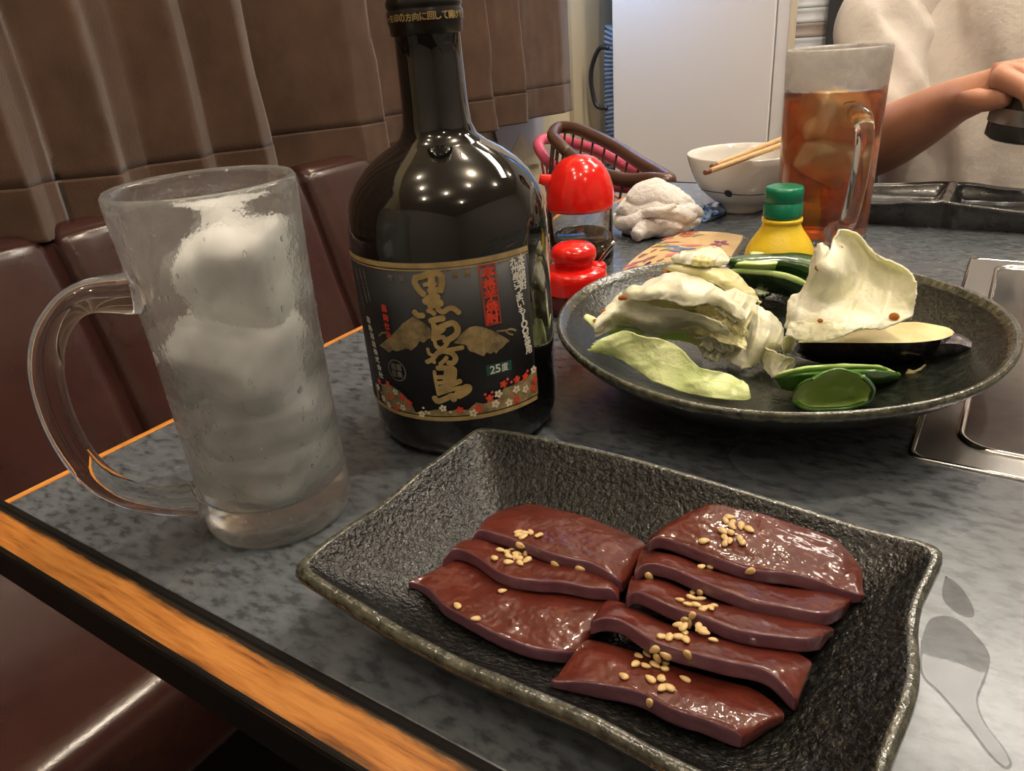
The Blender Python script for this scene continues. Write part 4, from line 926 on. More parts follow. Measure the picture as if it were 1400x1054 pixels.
# ================================================================== far dark serving tray
M_try = mat('dark_iron_glaze', (.022, .022, .024), .22, spec=.6, Coat_Weight=.3); noise_col(M_try, [(.35, (.014, .014, .016)), (.6, (.034, .033, .034)), (.8, (.06, .05, .04))], 60, 4); bump(M_try, 90, .3, .001)
try_ = thing('sectioned_dish', 'long dark glazed dish with hollow sections before the person in white', 'dish', (.4, .62, 0))
x0, x1, y0, y1 = .185, .545, .592, .675
NX, NY = 150, 36
G = np.zeros((NY, NX, 3))
for j in range(NY):
    for i in range(NX):
        x = x0+(x1-x0)*i/(NX-1); y = y0+(y1-y0)*j/(NY-1)
        s = (x-x0)/(x1-x0)*3+.12*0; k = s % 1; e_ = min(k, 1-k)
        ey = min(j, NY-1-j)/(NY-1)
        wallx = math.exp(-(e_/.055)**2); wally = math.exp(-(ey/.075)**2)
        rim = .0222-.0050*math.exp(-((k-.5)/.33)**2)
        z = .007+max(wallx*(rim-.006), wally*(rim-.007))
        z += .0006*noise.noise(Vector((x*60, y*60, 0)))
        G[j, i] = (x, y-.003*math.exp(-(e_/.05)**2)*(1 if j < NY/2 else -1)*-1, z)
mk('dish_body', sheet(G, .0035), M_try, try_)
ed = [tuple(G[0, i]) for i in range(NX)]+[tuple(G[j, NX-1]) for j in range(1, NY)]+[tuple(G[NY-1, i]) for i in range(NX-2, -1, -1)]+[tuple(G[j, 0]) for j in range(NY-2, 0, -1)]
cxx, cyy = (x0+x1)/2, (y0+y1)/2
L0 = [(cxx+(p[0]-cxx)*.985, cyy+(p[1]-cyy)*.86, 0) for p in ed]; L1 = [(cxx+(p[0]-cxx)*.995, cyy+(p[1]-cyy)*.96, p[2]*.5) for p in ed]; L2 = [(cxx+(p[0]-cxx)*1.0, cyy+(p[1]-cyy)*1.0, p[2]-.003) for p in ed]; L3 = [(cxx+(p[0]-cxx)*1.004, cyy+(p[1]-cyy)*1.012, p[2]-.0005) for p in ed]; L4 = [(cxx+(p[0]-cxx)*1.0, cyy+(p[1]-cyy)*1.0, p[2]+.0019) for p in ed]; L5 = [(cxx+(p[0]-cxx)*.992, cyy+(p[1]-cyy)*.965, p[2]+.0006) for p in ed]
mk('side_wall', ringloft([L0, L1, L2, L3, L4, L5], False), M_try, try_)
# ================================================================== round black plate
M_glz = mat('black_green_glaze', (.012, .014, .011), .2, spec=.45, Coat_Weight=.15)
noise_col(M_glz, [(.35, (.008, .009, .008)), (.55, (.018, .021, .016)), (.72, (.050, .052, .036))], 230, 4, .65)
bump(M_glz, 480, .38, .0010, 3); bump(M_glz, 60, .10, .001)
M_glr = mat('olive_glaze_rim', (.06, .06, .035), .2, spec=.6, Coat_Weight=.4)
noise_col(M_glr, [(.35, (.020, .021, .014)), (.55, (.06, .06, .036)), (.75, (.14, .125, .075))], 260, 4, .65); bump(M_glr, 240, .4, .0012)
QX, QY = .2608, .2580
rp = thing('round_plate', 'large round black glazed plate of raw vegetables', 'plate', (QX, QY, 0))
PR = [(0, .005), (.044, .005), (.046, .0), (.051, .0), (.054, .0045), (.068, .0085), (.082, .0145), (.094, .0225), (.1020, .0292), (.1052, .0325), (.1068, .0350), (.1066, .0366), (.1054, .0373), (.1040, .0366), (.1015, .0338), (.094, .0272), (.083, .0200), (.070, .0148), (.055, .0120), (.035, .0108), (.015, .0104), (0, .0104)]
def wob(r, z, a): return (r*(1+.004*sin(2*a+.5)+.002*sin(5*a)), z+(.0010*sin(2*a+1)+.0006*sin(5*a))*(r/.107)**2*(1 if z > .006 else 0))
vf = lathe(PR, (QX, QY, 0), 160, fn=wob)
mi = [1 if math.hypot(vf[0][f[0]][0]-QX, vf[0][f[0]][1]-QY) > .1025 and vf[0][f[0]][2] > .030 else 0 for f in vf[1]]
mk('plate_body', vf, [M_glz, M_glr], rp, mi=mi)
def platez(x, y):
    r = math.hypot(x-QX, y-QY)
    return float(np.interp(r, [0, .015, .035, .055, .070, .083, .094, .1015, .104], [.0104, .0104, .0108, .0120, .0148, .0200, .0272, .0338, .0366]))

# ================================================================== rectangular black plate
M_sq = mat('speckled_black_glaze', (.010, .010, .009), .30, spec=.20, Coat_Weight=.22, Coat_Roughness=.08)
noise_col(M_sq, [(.42, (.004, .004, .004)), (.54, (.008, .008, .0075)), (.64, (.020, .0195, .016)), (.76, (.048, .045, .036))], 480, 3, .7)
bump(M_sq, 520, .75, .0013, 2); bump(M_sq, 60, .12, .001)
M_sqr = mat('olive_lip_glaze', (.06, .06, .045), .22, spec=.6, Coat_Weight=.4)
noise_col(M_sqr, [(.35, (.020, .021, .016)), (.55, (.058, .058, .042)), (.75, (.12, .112, .08))], 260, 4, .65); bump(M_sqr, 240, .5, .0012)
sq = thing('rectangular_plate', 'rectangular black speckled plate with wavy lip holding raw liver', 'plate', (.27, .058, 0))
AX0, AX1, AY0, AY1 = .1848, .3546, .0065, .1100
acx, acy, ahx, ahy = (AX0+AX1)/2, (AY0+AY1)/2, (AX1-AX0)/2, (AY1-AY0)/2
NP = 200
def perim(k, inset, r):
    """point k of a rounded rectangle with slightly drawn-in edges"""
    t = 2*pi*k/NP
    hx, hy = ahx-inset, ahy-inset*(.62 if sin(t) < 0 and inset > .005 else 1)
    p = 26 if inset < .006 else 16 if inset < .012 else 9
    # superellipse by angle to the corner-normalised box
    c, s = cos(t), sin(t)
    d = (abs(c)**p+abs(s)**p)**(-1/p)
    u, v = c*d, s*d
    return acx+u*hx, acy+v*hy, u, v
def rimz(u, v):
    k = np.linspace(-1, 1, 9)
    back = np.interp(u, k, [.0300, .0318, .0325, .0328, .0328, .0322, .0302, .0288, .0296])
    front = np.interp(u, k, [.0300, .0262, .0238, .0224, .0224, .0226, .0216, .0226, .0290])
    left = np.interp(v, k, [.0300, .0312, .0305, .0294, .0300, .0310, .0304, .0298, .0300])
    right = np.interp(v, k, [.0290, .0275, .0285, .0300, .0290, .0278, .0284, .0296, .0296])
    # weight the four sides smoothly into each other at the corners
    w = np.array([max(0, v)**14, max(0, -v)**14, max(0, -u)**14, max(0, u)**14])+1e-9
    return float((w*np.array([back, front, left, right])).sum()/w.sum())
def edgewob(u, v, a=1):
    # wavy edges
    dx = dy = 0
    if abs(u) >= abs(v): dx = (-.0012*(1-v*v)*np.sign(u)+(.0016*sin(v*5.2+2.4)*(1-v**4) if u > 0 else 0))*a
    else: dy = -np.sign(v)*(.0006*(1-u*u)+.0006*sin(u*6+.3)*(1-u**4))*a
    return dx, dy
LP = [(.040, 'f', 0), (.034, 'f', 0), (.0325, 'f', .003), (.019, 'm', .32), (.006, 'm', .72), (.0012, 'r', -.0052), (.0000, 'r', -.0032), (.0003, 'r', -.0012), (.0016, 'r', 0), (.0032, 'r', -.0003), (.0048, 'r', -.0018), (.009, 'm2', .82), (.016, 'm2', .60), (.024, 'm2', .36), (.032, 'm2', .17), (.039, 'm2', .05), (.044, 'i', 0), (.049, 'i', 0)]
loops = []
for ins, kd_, val in LP:
    l = []
    for k in range(NP):
        x, y, u, v = perim(k, ins, 0); rz = rimz(u, v)
        a = max(0, 1-ins/.03)
        dx, dy = edgewob(u, v, a)
        if kd_ == 'f': z = val
        elif kd_ == 'm': z = .003+(rz-.006-.003)*val
        elif kd_ == 'r': z = rz+val
        elif kd_ == 'm2': z = .0085+(rz-.0018-.0085)*val
        else: z = .0083
        if kd_ != 'f': z += .0004*noise.noise(Vector((x*70, y*70, ins*30)))
        l.append((x+dx, y+dy, z))
    loops.append(l)
vf = ringloft(loops)
V, F = vf
F.append(tuple(range(NP))[::-1])
mi = [1 if 4 <= (f[0]//NP) <= 8 and len(f) == 4 else 0 for f in F]
mk('plate_body', (V, F), [M_sq, M_sqr], sq, mi=mi)

# ================================================================== liver slices
M_liv = mat('raw_liver', (.09, .015, .011), .32, spec=.2, Coat_Weight=.55, Coat_Roughness=.035, Subsurface_Weight=.08)
bs(M_liv).inputs['Subsurface Radius'].default_value = (.006, .0015, .001); bs(M_liv).inputs['Subsurface Scale'].default_value = .5
noise_col(M_liv, [(.30, (.062, .0110, .0065)), (.55, (.088, .0155, .0090)), (.75, (.110, .023, .014))], 55, 4, .6)
bump(M_liv, 150, .50, .0017, 2); bump(M_liv, 420, .06, .0008, 2)
M_lvs = mat('liver_cut_edge', (.165, .040, .048), .24, spec=.5, Coat_Weight=.4, Coat_Roughness=.12, Subsurface_Weight=.12)
bs(M_lvs).inputs['Subsurface Radius'].default_value = (.006, .002, .002); bs(M_lvs).inputs['Subsurface Scale'].default_value = .5
noise_col(M_lvs, [(.30, (.095, .034, .048)), (.55, (.145, .060, .084)), (.75, (.19, .090, .115))], 70, 3, .6, coords(M_lvs, (1, 1, 2)))
bump(M_lvs, 150, .25, .001, 2)
LIV = []
_pv, _pf = V, F
ptree = BVHTree.FromPolygons([Vector(p) for p in _pv], _pf)
camp = Vector(CAM.matrix_world.translation)
def onplate(pts, lift=.003):
    out = []
    for p in pts:
        d = (Vector(p)-camp).normalized(); h, n_, _, _ = ptree.ray_cast(camp, d)
        out.append(tuple(h-d*lift) if h is not None else p)
    return out
def liver(front, back, th, label, seed, lift=0):
    nu, nv = 26, 11
    f = cr(front, nu); b = cr(back, nu)
    for q in (f, b):
        q[0] += (q[0]-q[1])*.7; q[-1] += (q[-1]-q[-2])*.7
    G = np.zeros((nv, nu, 3))
    for j in range(nv):
        s = j/(nv-1); s2 = s
        G[j] = f*(1-s2)+b*s2
        for i in range(nu):
            x, y, z = G[j, i]
            G[j, i, 2] += .0011*sin(pi*s)+.0009*noise.noise(Vector((x*90+seed, y*90, 0)))+.0004*noise.noise(Vector((x*260, y*260+seed, 0)))
            # the cut rim stands a touch proud, rounded at the ends
            G[j, i, 2] += .0006*math.exp(-(s/.12)**2)
            e_ = min(i, nu-1-i)/(nu-1)
            G[j, i, 2] -= .0010*math.exp(-(e_/.04)**2)
    T = np.zeros((nv, nu))
    for j in range(nv):
        for i in range(nu): T[j, i] = th*.80*(1-.45*j/(nv-1))
    B = G.copy(); B[..., 2] -= T
    # undercut slightly: bottom front sits a little forward
    dirv = (f-b); dirv[:, 2] = 0; dirv /= np.linalg.norm(dirv, axis=1)[:, None]
    for j in range(nv): B[j] += dirv*.0004*(1-j/(nv-1))
    for j in range(nv):
        for i in range(nu):
            hh = ptree.ray_cast(Vector((float(B[j, i, 0]), float(B[j, i, 1]), .08)), Vector((0, 0, -1)))[0]
            zp = hh.z if hh is not None else .0086
            G[j, i, 2] = max(G[j, i, 2], zp+.0030)
            B[j, i, 2] = max(B[j, i, 2], zp+.0003)
    V = [tuple(p) for p in G.reshape(-1, 3)]+[tuple(p) for p in B.reshape(-1, 3)]; F = []; mi = []; o = nu*nv
    for j in range(nv-1):
        for i in range(nu-1):
            a = j*nu+i; F.append((a, a+1, a+nu+1, a+nu)); mi.append(0); F.append((o+a, o+a+nu, o+a+nu+1, o+a+1)); mi.append(0)
    ring = [i for i in range(nu)]+[j*nu+nu-1 for j in range(1, nv)]+[(nv-1)*nu+i for i in range(nu-2, -1, -1)]+[j*nu for j in range(nv-2, 0, -1)]
    # side wall in three bands so that the subdivision rounds it tightly
    idx = {}
    def mid(k, t):
        key = (k, t)
        if key not in idx:
            p = Vector(V[k])*(1-t)+Vector(V[o+k])*t
            idx[key] = len(V); V.append(tuple(p))
        return idx[key]
    for a, b_ in zip(ring, ring[1:]+ring[:1]):
        fr = a < nu and b_ < nu
        pts = [(a, b_), (mid(a, .18), mid(b_, .18)), (mid(a, .82), mid(b_, .82)), (o+a, o+b_)]
        for (p, q), (p2, q2) in zip(pts, pts[1:]): F.append((p, p2, q2, q)); mi.append(1 if fr else 0)
    ob = mk('liver_slice', (V, F), [M_liv, M_lvs], None, mi=mi, origin=tuple(np.array(front).mean(0)))
    sub(ob, 1); tag(ob, label, 'liver', 'raw liver slices'); LIV.append((V, F)); return ob
c4 = None
liver([(0.2125,0.031,0.015),(0.2151,0.0324,0.0158),(0.2202,0.0319,0.016),(0.2273,0.0287,0.0162),(0.2339,0.0276,0.0162),(0.2395,0.0268,0.0162),(0.2466,0.0264,0.0162),(0.2544,0.0266,0.016),(0.262,0.0277,0.0158),(0.2685,0.0304,0.0152),(0.2719,0.0335,0.0148)],
      [(0.2157,0.0425,0.0163),(0.2184,0.0483,0.0163),(0.2298,0.0485,0.0158),(0.2411,0.0493,0.0158),(0.251,0.0516,0.0158),(0.2606,0.0538,0.0158),(0.2699,0.0559,0.0158),(0.2724,0.0529,0.0163)], .0062, 'front liver slice of the left row, lying nearest the plate lip', 1)
liver([(0.2174,0.043,0.0205),(0.219,0.0473,0.021),(0.2264,0.0478,0.0212),(0.2356,0.0453,0.0212),(0.2444,0.0449,0.0212),(0.2524,0.0475,0.0212),(0.2587,0.0504,0.0212),(0.2668,0.0522,0.0212),(0.2725,0.0548,0.0208),(0.2748,0.0546,0.0195)],
      [(0.2154,0.0602,0.0173),(0.2198,0.0619,0.0173),(0.2271,0.0628,0.0173),(0.2368,0.0632,0.0173),(0.2466,0.0628,0.0173),(0.255,0.0641,0.0173),(0.2639,0.064,0.0173),(0.271,0.0616,0.0178)], .0062, 'middle liver slice of the left row', 2)
liver([(0.2206,0.0551,0.0222),(0.2211,0.0587,0.0228),(0.2273,0.0588,0.023),(0.2356,0.0588,0.023),(0.2447,0.0581,0.023),(0.2543,0.0584,0.023),(0.2628,0.0601,0.023),(0.2692,0.059,0.0226),(0.2732,0.0593,0.0212)],
      onplate([(0.214,0.0701,0.016),(0.2165,0.0775,0.017),(0.2227,0.0845,0.0175),(0.2293,0.087,0.0175),(0.2421,0.0879,0.0175),(0.2565,0.0872,0.0175),(0.2672,0.0854,0.0175),(0.2705,0.0848,0.0165)]), .0060, 'back liver slice of the left row under sesame seeds', 3)
liver([(0.2731,0.0185,0.0168),(0.2776,0.0203,0.0175),(0.2824,0.0226,0.0178),(0.2901,0.0247,0.018),(0.2968,0.0254,0.018),(0.3051,0.0247,0.018),(0.3124,0.0261,0.018),(0.3186,0.0261,0.018),(0.321,0.0263,0.0175)],
      [(0.2738,0.039,0.0158),(0.2835,0.04,0.0158),(0.2923,0.0406,0.0158),(0.3028,0.0414,0.0158),(0.3132,0.0428,0.0158),(0.3211,0.0425,0.0163),(0.3276,0.0388,0.0183)], .0072, 'front liver slice of the right row with the thickest sesame cluster', 4)
liver([(0.2747,0.0383,0.0232),(0.2781,0.0402,0.0236),(0.283,0.0412,0.0238),(0.2923,0.0388,0.0238),(0.3006,0.0392,0.0238),(0.3097,0.0404,0.0238),(0.3186,0.0428,0.0236),(0.3236,0.043,0.0232),(0.329,0.0412,0.0215)],
      [(0.2731,0.0543,0.0183),(0.2828,0.0535,0.0183),(0.2957,0.052,0.0183),(0.3054,0.0534,0.0183),(0.315,0.0561,0.0183),(0.3231,0.0581,0.0186),(0.3295,0.0568,0.0198)], .0066, 'second liver slice from the front of the right row', 5)
liver([(0.2793,0.0516,0.024),(0.2815,0.053,0.0246),(0.2856,0.0525,0.0248),(0.2944,0.0512,0.0248),(0.3025,0.0526,0.0248),(0.311,0.0521,0.0248),(0.3197,0.0544,0.0246),(0.3279,0.0577,0.0242),(0.3306,0.0624,0.0225)],
      [(0.2757,0.0666,0.0193),(0.2863,0.0677,0.0193),(0.2972,0.066,0.0193),(0.3077,0.0681,0.0193),(0.3158,0.0696,0.0193),(0.3243,0.0715,0.0196),(0.3317,0.0709,0.0203)], .0062, 'middle liver slice of the right row', 6)
liver([(0.2773,0.0617,0.0245),(0.2788,0.0642,0.0252),(0.282,0.0663,0.0254),(0.2866,0.0667,0.0254),(0.2949,0.0652,0.0254),(0.3042,0.0642,0.0254),(0.3128,0.0641,0.0254),(0.3217,0.0665,0.0252),(0.3302,0.0697,0.0246),(0.333,0.0763,0.023)],
      [(0.274,0.0789,0.0203),(0.2882,0.0793,0.0203),(0.3013,0.0782,0.0203),(0.3114,0.0798,0.0203),(0.3196,0.0817,0.0203),(0.3269,0.0837,0.0206),(0.3337,0.084,0.0208)], .0060, 'second liver slice from the back of the right row', 7)
liver([(0.2754,0.076,0.025),(0.2773,0.0781,0.0256),(0.2816,0.0789,0.0258),(0.2902,0.0778,0.0258),(0.3001,0.0763,0.0258),(0.309,0.0767,0.0258),(0.3182,0.0798,0.0256),(0.3269,0.0816,0.025),(0.3356,0.0836,0.0228)],
      onplate([(0.2709,0.0904,0.0175),(0.2755,0.1011,0.0185),(0.2829,0.1128,0.019),(0.2911,0.1149,0.019),(0.3005,0.1151,0.019),(0.3098,0.1148,0.019),(0.3188,0.114,0.0188),(0.3266,0.112,0.0182),(0.333,0.1041,0.0175)]), .0060, 'back liver slice of the right row with sesame near its far edge', 8)
# thin pool of juice along the right of the slices
M_jui = mat('liver_juice', (.10, .015, .008), .03, IOR=1.34, Transmission_Weight=.55); bump(M_jui, 160, .3, .001)
jl = [(0.3207,0.0271,0.0088),(0.3225,0.0311,0.0088),(0.3238,0.0372,0.0088),(0.3263,0.0421,0.0088),(0.328,0.0475,0.0088),(0.3298,0.0504,0.0088),(0.3295,0.0568,0.0088),(0.3306,0.0634,0.0088),(0.3301,0.0714,0.0088),(0.3317,0.0766,0.0088),(0.331,0.083,0.0088),(0.333,0.0888,0.0088),(0.3331,0.0974,0.0088),(0.3347,0.106,0.0088),(0.334,0.1124,0.0088),(0.331,0.1081,0.0088),(0.3294,0.0942,0.0088),(0.3271,0.0786,0.0088),(0.3259,0.0608,0.0088),(0.3235,0.0497,0.0088),(0.3209,0.0364,0.0088)]
jc = np.mean(jl, axis=0)
random.seed(2)
V = [(p[0], p[1], .0082) for p in jl]+[tuple(np.array(p)*.9+np.array([jc[0], jc[1], .0088])*.1+np.array([0, 0, .0009])) for p in jl]; n = len(jl)
o = mk('liver_juice', (V, [(i, (i+1) % n, (i+1) % n+n, i+n) for i in range(n)]+[tuple(range(n, 2*n))]), M_jui); o['kind'] = 'stuff'; tag(o, 'wet red juice pooled along the right side of the liver slices', 'juice')

# ================================================================== sesame seeds
M_ses = mat('toasted_sesame', (.62, .40, .17), .45, Subsurface_Weight=.1); noise_col(M_ses, [(.3, (.54, .32, .12)), (.7, (.72, .50, .25))], 300); bump(M_ses, 900, .1)
bm = bmesh.new(); bmesh.ops.create_uvsphere(bm, u_segments=12, v_segments=8, radius=1)
for v in bm.verts:
    t = v.co.z; v.co.x *= (1-.28*t); v.co.y *= (1-.28*t)
    v.co = Vector((v.co.z*.00165, v.co.x*.00105, v.co.y*.00062))
me_s = bpy.data.meshes.new('sesame_seed'); bm.to_mesh(me_s); bm.free(); me_s.materials.append(M_ses); me_s.polygons.foreach_set('use_smooth', [True]*len(me_s.polygons))
allv = join(*LIV); tree = BVHTree.FromPolygons([Vector(p) for p in allv[0]], allv[1])
camp = Vector(CAM.matrix_world.translation)
random.seed(21)
SG = [('pale sesame seed in the twin clusters on the left liver row', 'sesame on the left liver row', [(0.2336,0.0635,0.0222),(0.2358,0.0641,0.0222),(0.2373,0.0654,0.0222),(0.2409,0.0656,0.0222),(0.2365,0.0622,0.0222),(0.2405,0.0646,0.0222),(0.2379,0.0587,0.0222),(0.2346,0.0623,0.0222),(0.2336,0.0527,0.0222),(0.2361,0.0528,0.0222),(0.237,0.0549,0.0222),(0.2377,0.0515,0.0222),(0.2394,0.0536,0.0222),(0.2418,0.0554,0.0222),(0.234,0.0486,0.0222),(0.2393,0.049,0.0222),(0.2409,0.0521,0.0222),(0.244,0.0525,0.0222),(0.2428,0.0503,0.0222),(0.2398,0.0522,0.0222)]),
      ('pale sesame seed lying apart from the clusters on the left liver row', 'stray sesame on the left liver row', [(0.2505,0.0591,0.019),(0.2586,0.0609,0.019),(0.2428,0.0398,0.019),(0.2342,0.0279,0.019),(0.2424,0.026,0.019)]),
      ('pale sesame seed in the cluster on the back right liver slice', 'sesame on the back right slice', [(0.2933,0.1002,0.0245),(0.2928,0.0978,0.0245),(0.2952,0.0973,0.0245),(0.2981,0.0973,0.0245),(0.301,0.0967,0.0245),(0.2939,0.0922,0.0245),(0.2961,0.0926,0.0245),(0.2955,0.0891,0.0245),(0.3,0.0904,0.0245),(0.2974,0.0882,0.0245),(0.2965,0.0867,0.0245),(0.2904,0.0845,0.0245),(0.2957,0.0958,0.0245),(0.301,0.0895,0.0245)]),
      ('pale sesame seed scattered singly on the back slices of the right liver row', 'stray sesame on the right liver row', [(0.2937,0.0731,0.0238),(0.2959,0.0738,0.0238),(0.3068,0.0787,0.0238),(0.2813,0.0625,0.0238)]),
      ('pale sesame seed in the middle clusters of the right liver row', 'sesame on the middle right slices', [(0.2953,0.0615,0.0232),(0.297,0.0634,0.0232),(0.2958,0.0595,0.0232),(0.2983,0.0603,0.0232),(0.2931,0.057,0.0232),(0.2957,0.0564,0.0232),(0.298,0.0573,0.0232),(0.3003,0.057,0.0232),(0.302,0.0581,0.0232),(0.3024,0.0592,0.0232),(0.2983,0.0536,0.0232),(0.2972,0.0506,0.0232),(0.2984,0.0504,0.0232),(0.2964,0.0476,0.0232),(0.298,0.0477,0.0232),(0.2991,0.0456,0.0232),(0.3017,0.0494,0.0232),(0.3034,0.0485,0.0232),(0.3026,0.0488,0.0232),(0.2942,0.0415,0.0232),(0.296,0.0423,0.0232),(0.2979,0.0434,0.0232),(0.3003,0.0434,0.0232),(0.3066,0.0467,0.0232),(0.3025,0.0395,0.0232)]),
      ('pale sesame seed in the cluster on the front right liver slice', 'sesame on the front right slice', [(0.292,0.0425,0.0172),(0.291,0.0392,0.0172),(0.2893,0.0374,0.0172),(0.2954,0.0419,0.0172),(0.2939,0.0399,0.0172),(0.2896,0.0343,0.0172),(0.2924,0.0351,0.0172),(0.2944,0.0366,0.0172),(0.2962,0.0387,0.0172),(0.2972,0.0368,0.0172),(0.2887,0.0291,0.0172),(0.2952,0.0316,0.0172),(0.2976,0.0333,0.0172),(0.3031,0.0359,0.0172),(0.299,0.0303,0.0172),(0.3004,0.0313,0.0172),(0.2981,0.0251,0.0172)])]
STRAY = {'stray sesame on the left liver row': ['lone pale sesame seed left of centre on the middle left liver slice', 'lone pale sesame seed nearest the right end of the middle left liver slice', 'lone pale sesame seed highest on the front left liver slice', 'lone pale sesame seed farthest left on the front left liver slice', 'lone pale sesame seed on the purple rim of the front left liver slice'],
         'stray sesame on the right liver row': ['left seed of the touching pair on the second slice from the back', 'right seed of the touching pair on the second slice from the back', 'lone pale sesame seed on the rim of the back right liver slice', 'lone pale sesame seed at the left end of the second slice from the back']}
for lab_, grp, P in SG:
    for si, p in enumerate(P):
        d = (Vector(p)-camp).normalized()
        hit, nrm, _, _ = tree.ray_cast(camp, d)
        if hit is None: hit, nrm = Vector(p), Vector((0, 0, 1))
        if nrm.z < 0: nrm = -nrm
        o = bpy.data.objects.new('sesame_seed', me_s); COL.objects.link(o)
        q_ = nrm.to_track_quat('Z', 'Y').to_matrix() @ Matrix.Rotation(random.uniform(0, 6.28), 3, 'Z') @ Matrix.Rotation(random.uniform(-.25, .25), 3, 'Y')
        o.matrix_world = Matrix.Translation(hit+nrm*.0005) @ q_.to_4x4() @ Matrix.Scale(random.uniform(.92, 1.12), 4)
        tag(o, STRAY[grp][si] if grp in STRAY else lab_, 'sesame seed', grp)

# ================================================================== vegetables
M_cb1 = mat('cabbage_white', (.72, .70, .46), .38, Subsurface_Weight=.25); bs(M_cb1).inputs['Subsurface Radius'].default_value = (.006, .006, .002); bs(M_cb1).inputs['Subsurface Scale'].default_value = .6
M_cb2 = mat('cabbage_green', (.55, .66, .28), .36, Subsurface_Weight=.25); bs(M_cb2).inputs['Subsurface Radius'].default_value = (.004, .006, .001); bs(M_cb2).inputs['Subsurface Scale'].default_value = .6
M_cb3 = mat('cabbage_yellow', (.74, .68, .34), .38, Subsurface_Weight=.25); bs(M_cb3).inputs['Subsurface Radius'].default_value = (.006, .006, .002); bs(M_cb3).inputs['Subsurface Scale'].default_value = .6
for m, st in ((M_cb1, [(.3, (.70, .69, .46)), (.55, (.80, .78, .60)), (.75, (.86, .85, .72))]), (M_cb2, [(.3, (.46, .58, .19)), (.55, (.60, .68, .32)), (.75, (.70, .74, .42))]), (M_cb3, [(.3, (.66, .58, .22)), (.55, (.76, .70, .38)), (.75, (.80, .77, .52))])):
    noise_col(m, st, 38, 4, .6); bump(m, 75, .55, .0030, 4); bump(m, 110, .45, .0022, kind='voronoi'); bump(m, 420, .15, .0005, 2)
def ruffle(G, amp, fr, seed, edge=1.6):
    nv, nu, _ = G.shape; N = norms(G)
    for j in range(nv):
        for i in range(nu):
            e_ = min(i, nu-1-i)/(nu-1); e2 = min(j, nv-1-j)/(nv-1)
            w = .55+edge*math.exp(-(min(e_, e2)/.10)**2)
            p = G[j, i]
            q_ = Vector(p)
            k = amp*w*(1.2*noise.noise(q_*fr+Vector((seed, 0, 0)))+.8*(abs(noise.noise(q_*fr*1.9+Vector((0, seed, 0))))-.25)+.35*noise.noise(q_*fr*4.5))
            G[j, i] = p+N[j, i]*k
    return G
def leafpiece(net, m, parent, name, th=.0008, amp=.0007, fr=110, seed=0, nu=54, nv=26, vein=True, floor=True):
    G = surf(net, nu, nv); G = ruffle(G, amp, fr, seed)
    if vein:
        N = norms(G)
        for j in range(nv):
            for i in range(nu):
                s, t = i/(nu-1), j/(nv-1)
                k = 0
                for v_ in (.18, .38, .6, .82):
                    d_ = s-v_-(.15*(t-.5))+.02*sin(9*t+v_*20); k += math.exp(-(d_/.016)**2)
                G[j, i] += N[j, i]*k*.0007
    # ragged outline
    for i in range(nu):
        for j, jj in ((0, 1), (nv-1, nv-2)):
            G[j, i] += (G[j, i]-G[jj, i])*1.6*noise.noise(Vector((i*.45, j+seed, 0)))
    for j in range(nv):
        for i, ii in ((0, 1), (nu-1, nu-2)):
            G[j, i] += (G[j, i]-G[j, ii])*1.4*noise.noise(Vector((j*.5, i+seed, 3)))
    if floor:
        for j in range(nv):
            for i in range(nu):
                zf = platez(G[j, i, 0], G[j, i, 1])+th*.6
                if G[j, i, 2] < zf: G[j, i, 2] = zf+.2*(zf-G[j, i, 2])*0
    T = np.full((nv, nu), th)
    o = mk(name, sheet(G, T), m, parent); sub(o, 1)
    return o
M_sau = mat('amber_sauce', (.62, .20, .035), .08, IOR=1.38, Transmission_Weight=.35); bump(M_sau, 200, .05)
def drops(parent, P, rs):
    for p, r_ in zip(P, rs):
        v, f = lathe([(0, -.3), (.6, -.25), (1, 0), (.8, .38), (.4, .55), (0, .6)], (0, 0, 0), 14)
        d = (camp-Vector(p)).normalized(); q_ = d.to_track_quat('Z', 'Y').to_matrix()
        v = [tuple(Vector(p)+q_ @ Vector((a*r_*1.25, b*r_, c*r_*.8))) for a, b, c in v]
        mk('sauce_drop', (v, f), M_sau, parent)
K1 = None
# --- front pale green leaf
lf = thing('cabbage_leaf', 'pale green cabbage leaf lying nearest the plate front', 'cabbage', tuple([(0.2235,0.2153,0.015)][0]), 'cabbage on the plate')
leafpiece([[(0.1924,0.1932,0.03),(0.1995,0.2019,0.0262),(0.2119,0.202,0.0215),(0.2268,0.1975,0.0175),(0.2424,0.1985,0.015),(0.2556,0.2,0.0142),(0.2663,0.2035,0.0142),(0.2681,0.206,0.0145)],
           [(0.193,0.1942,0.032),(0.201,0.2016,0.03),(0.2114,0.2041,0.0265),(0.2257,0.2037,0.0225),(0.2429,0.2009,0.019),(0.2552,0.2031,0.0172),(0.2645,0.2042,0.0162),(0.2679,0.2066,0.0158)],
           [(0.1937,0.1972,0.0335),(0.2022,0.2028,0.034),(0.2126,0.2071,0.0315),(0.227,0.2084,0.0275),(0.2427,0.2052,0.0225),(0.2537,0.2094,0.0195),(0.2625,0.2079,0.0182),(0.2671,0.2081,0.017)],
           [(0.1956,0.2013,0.0345),(0.2047,0.2066,0.038),(0.2138,0.2081,0.0365),(0.2281,0.2132,0.0325),(0.244,0.2077,0.025),(0.2547,0.2151,0.021),(0.2616,0.2129,0.0195),(0.2657,0.2107,0.018)]], M_cb2, lf, 'leaf_blade', .0009, .0006, 80, 3)
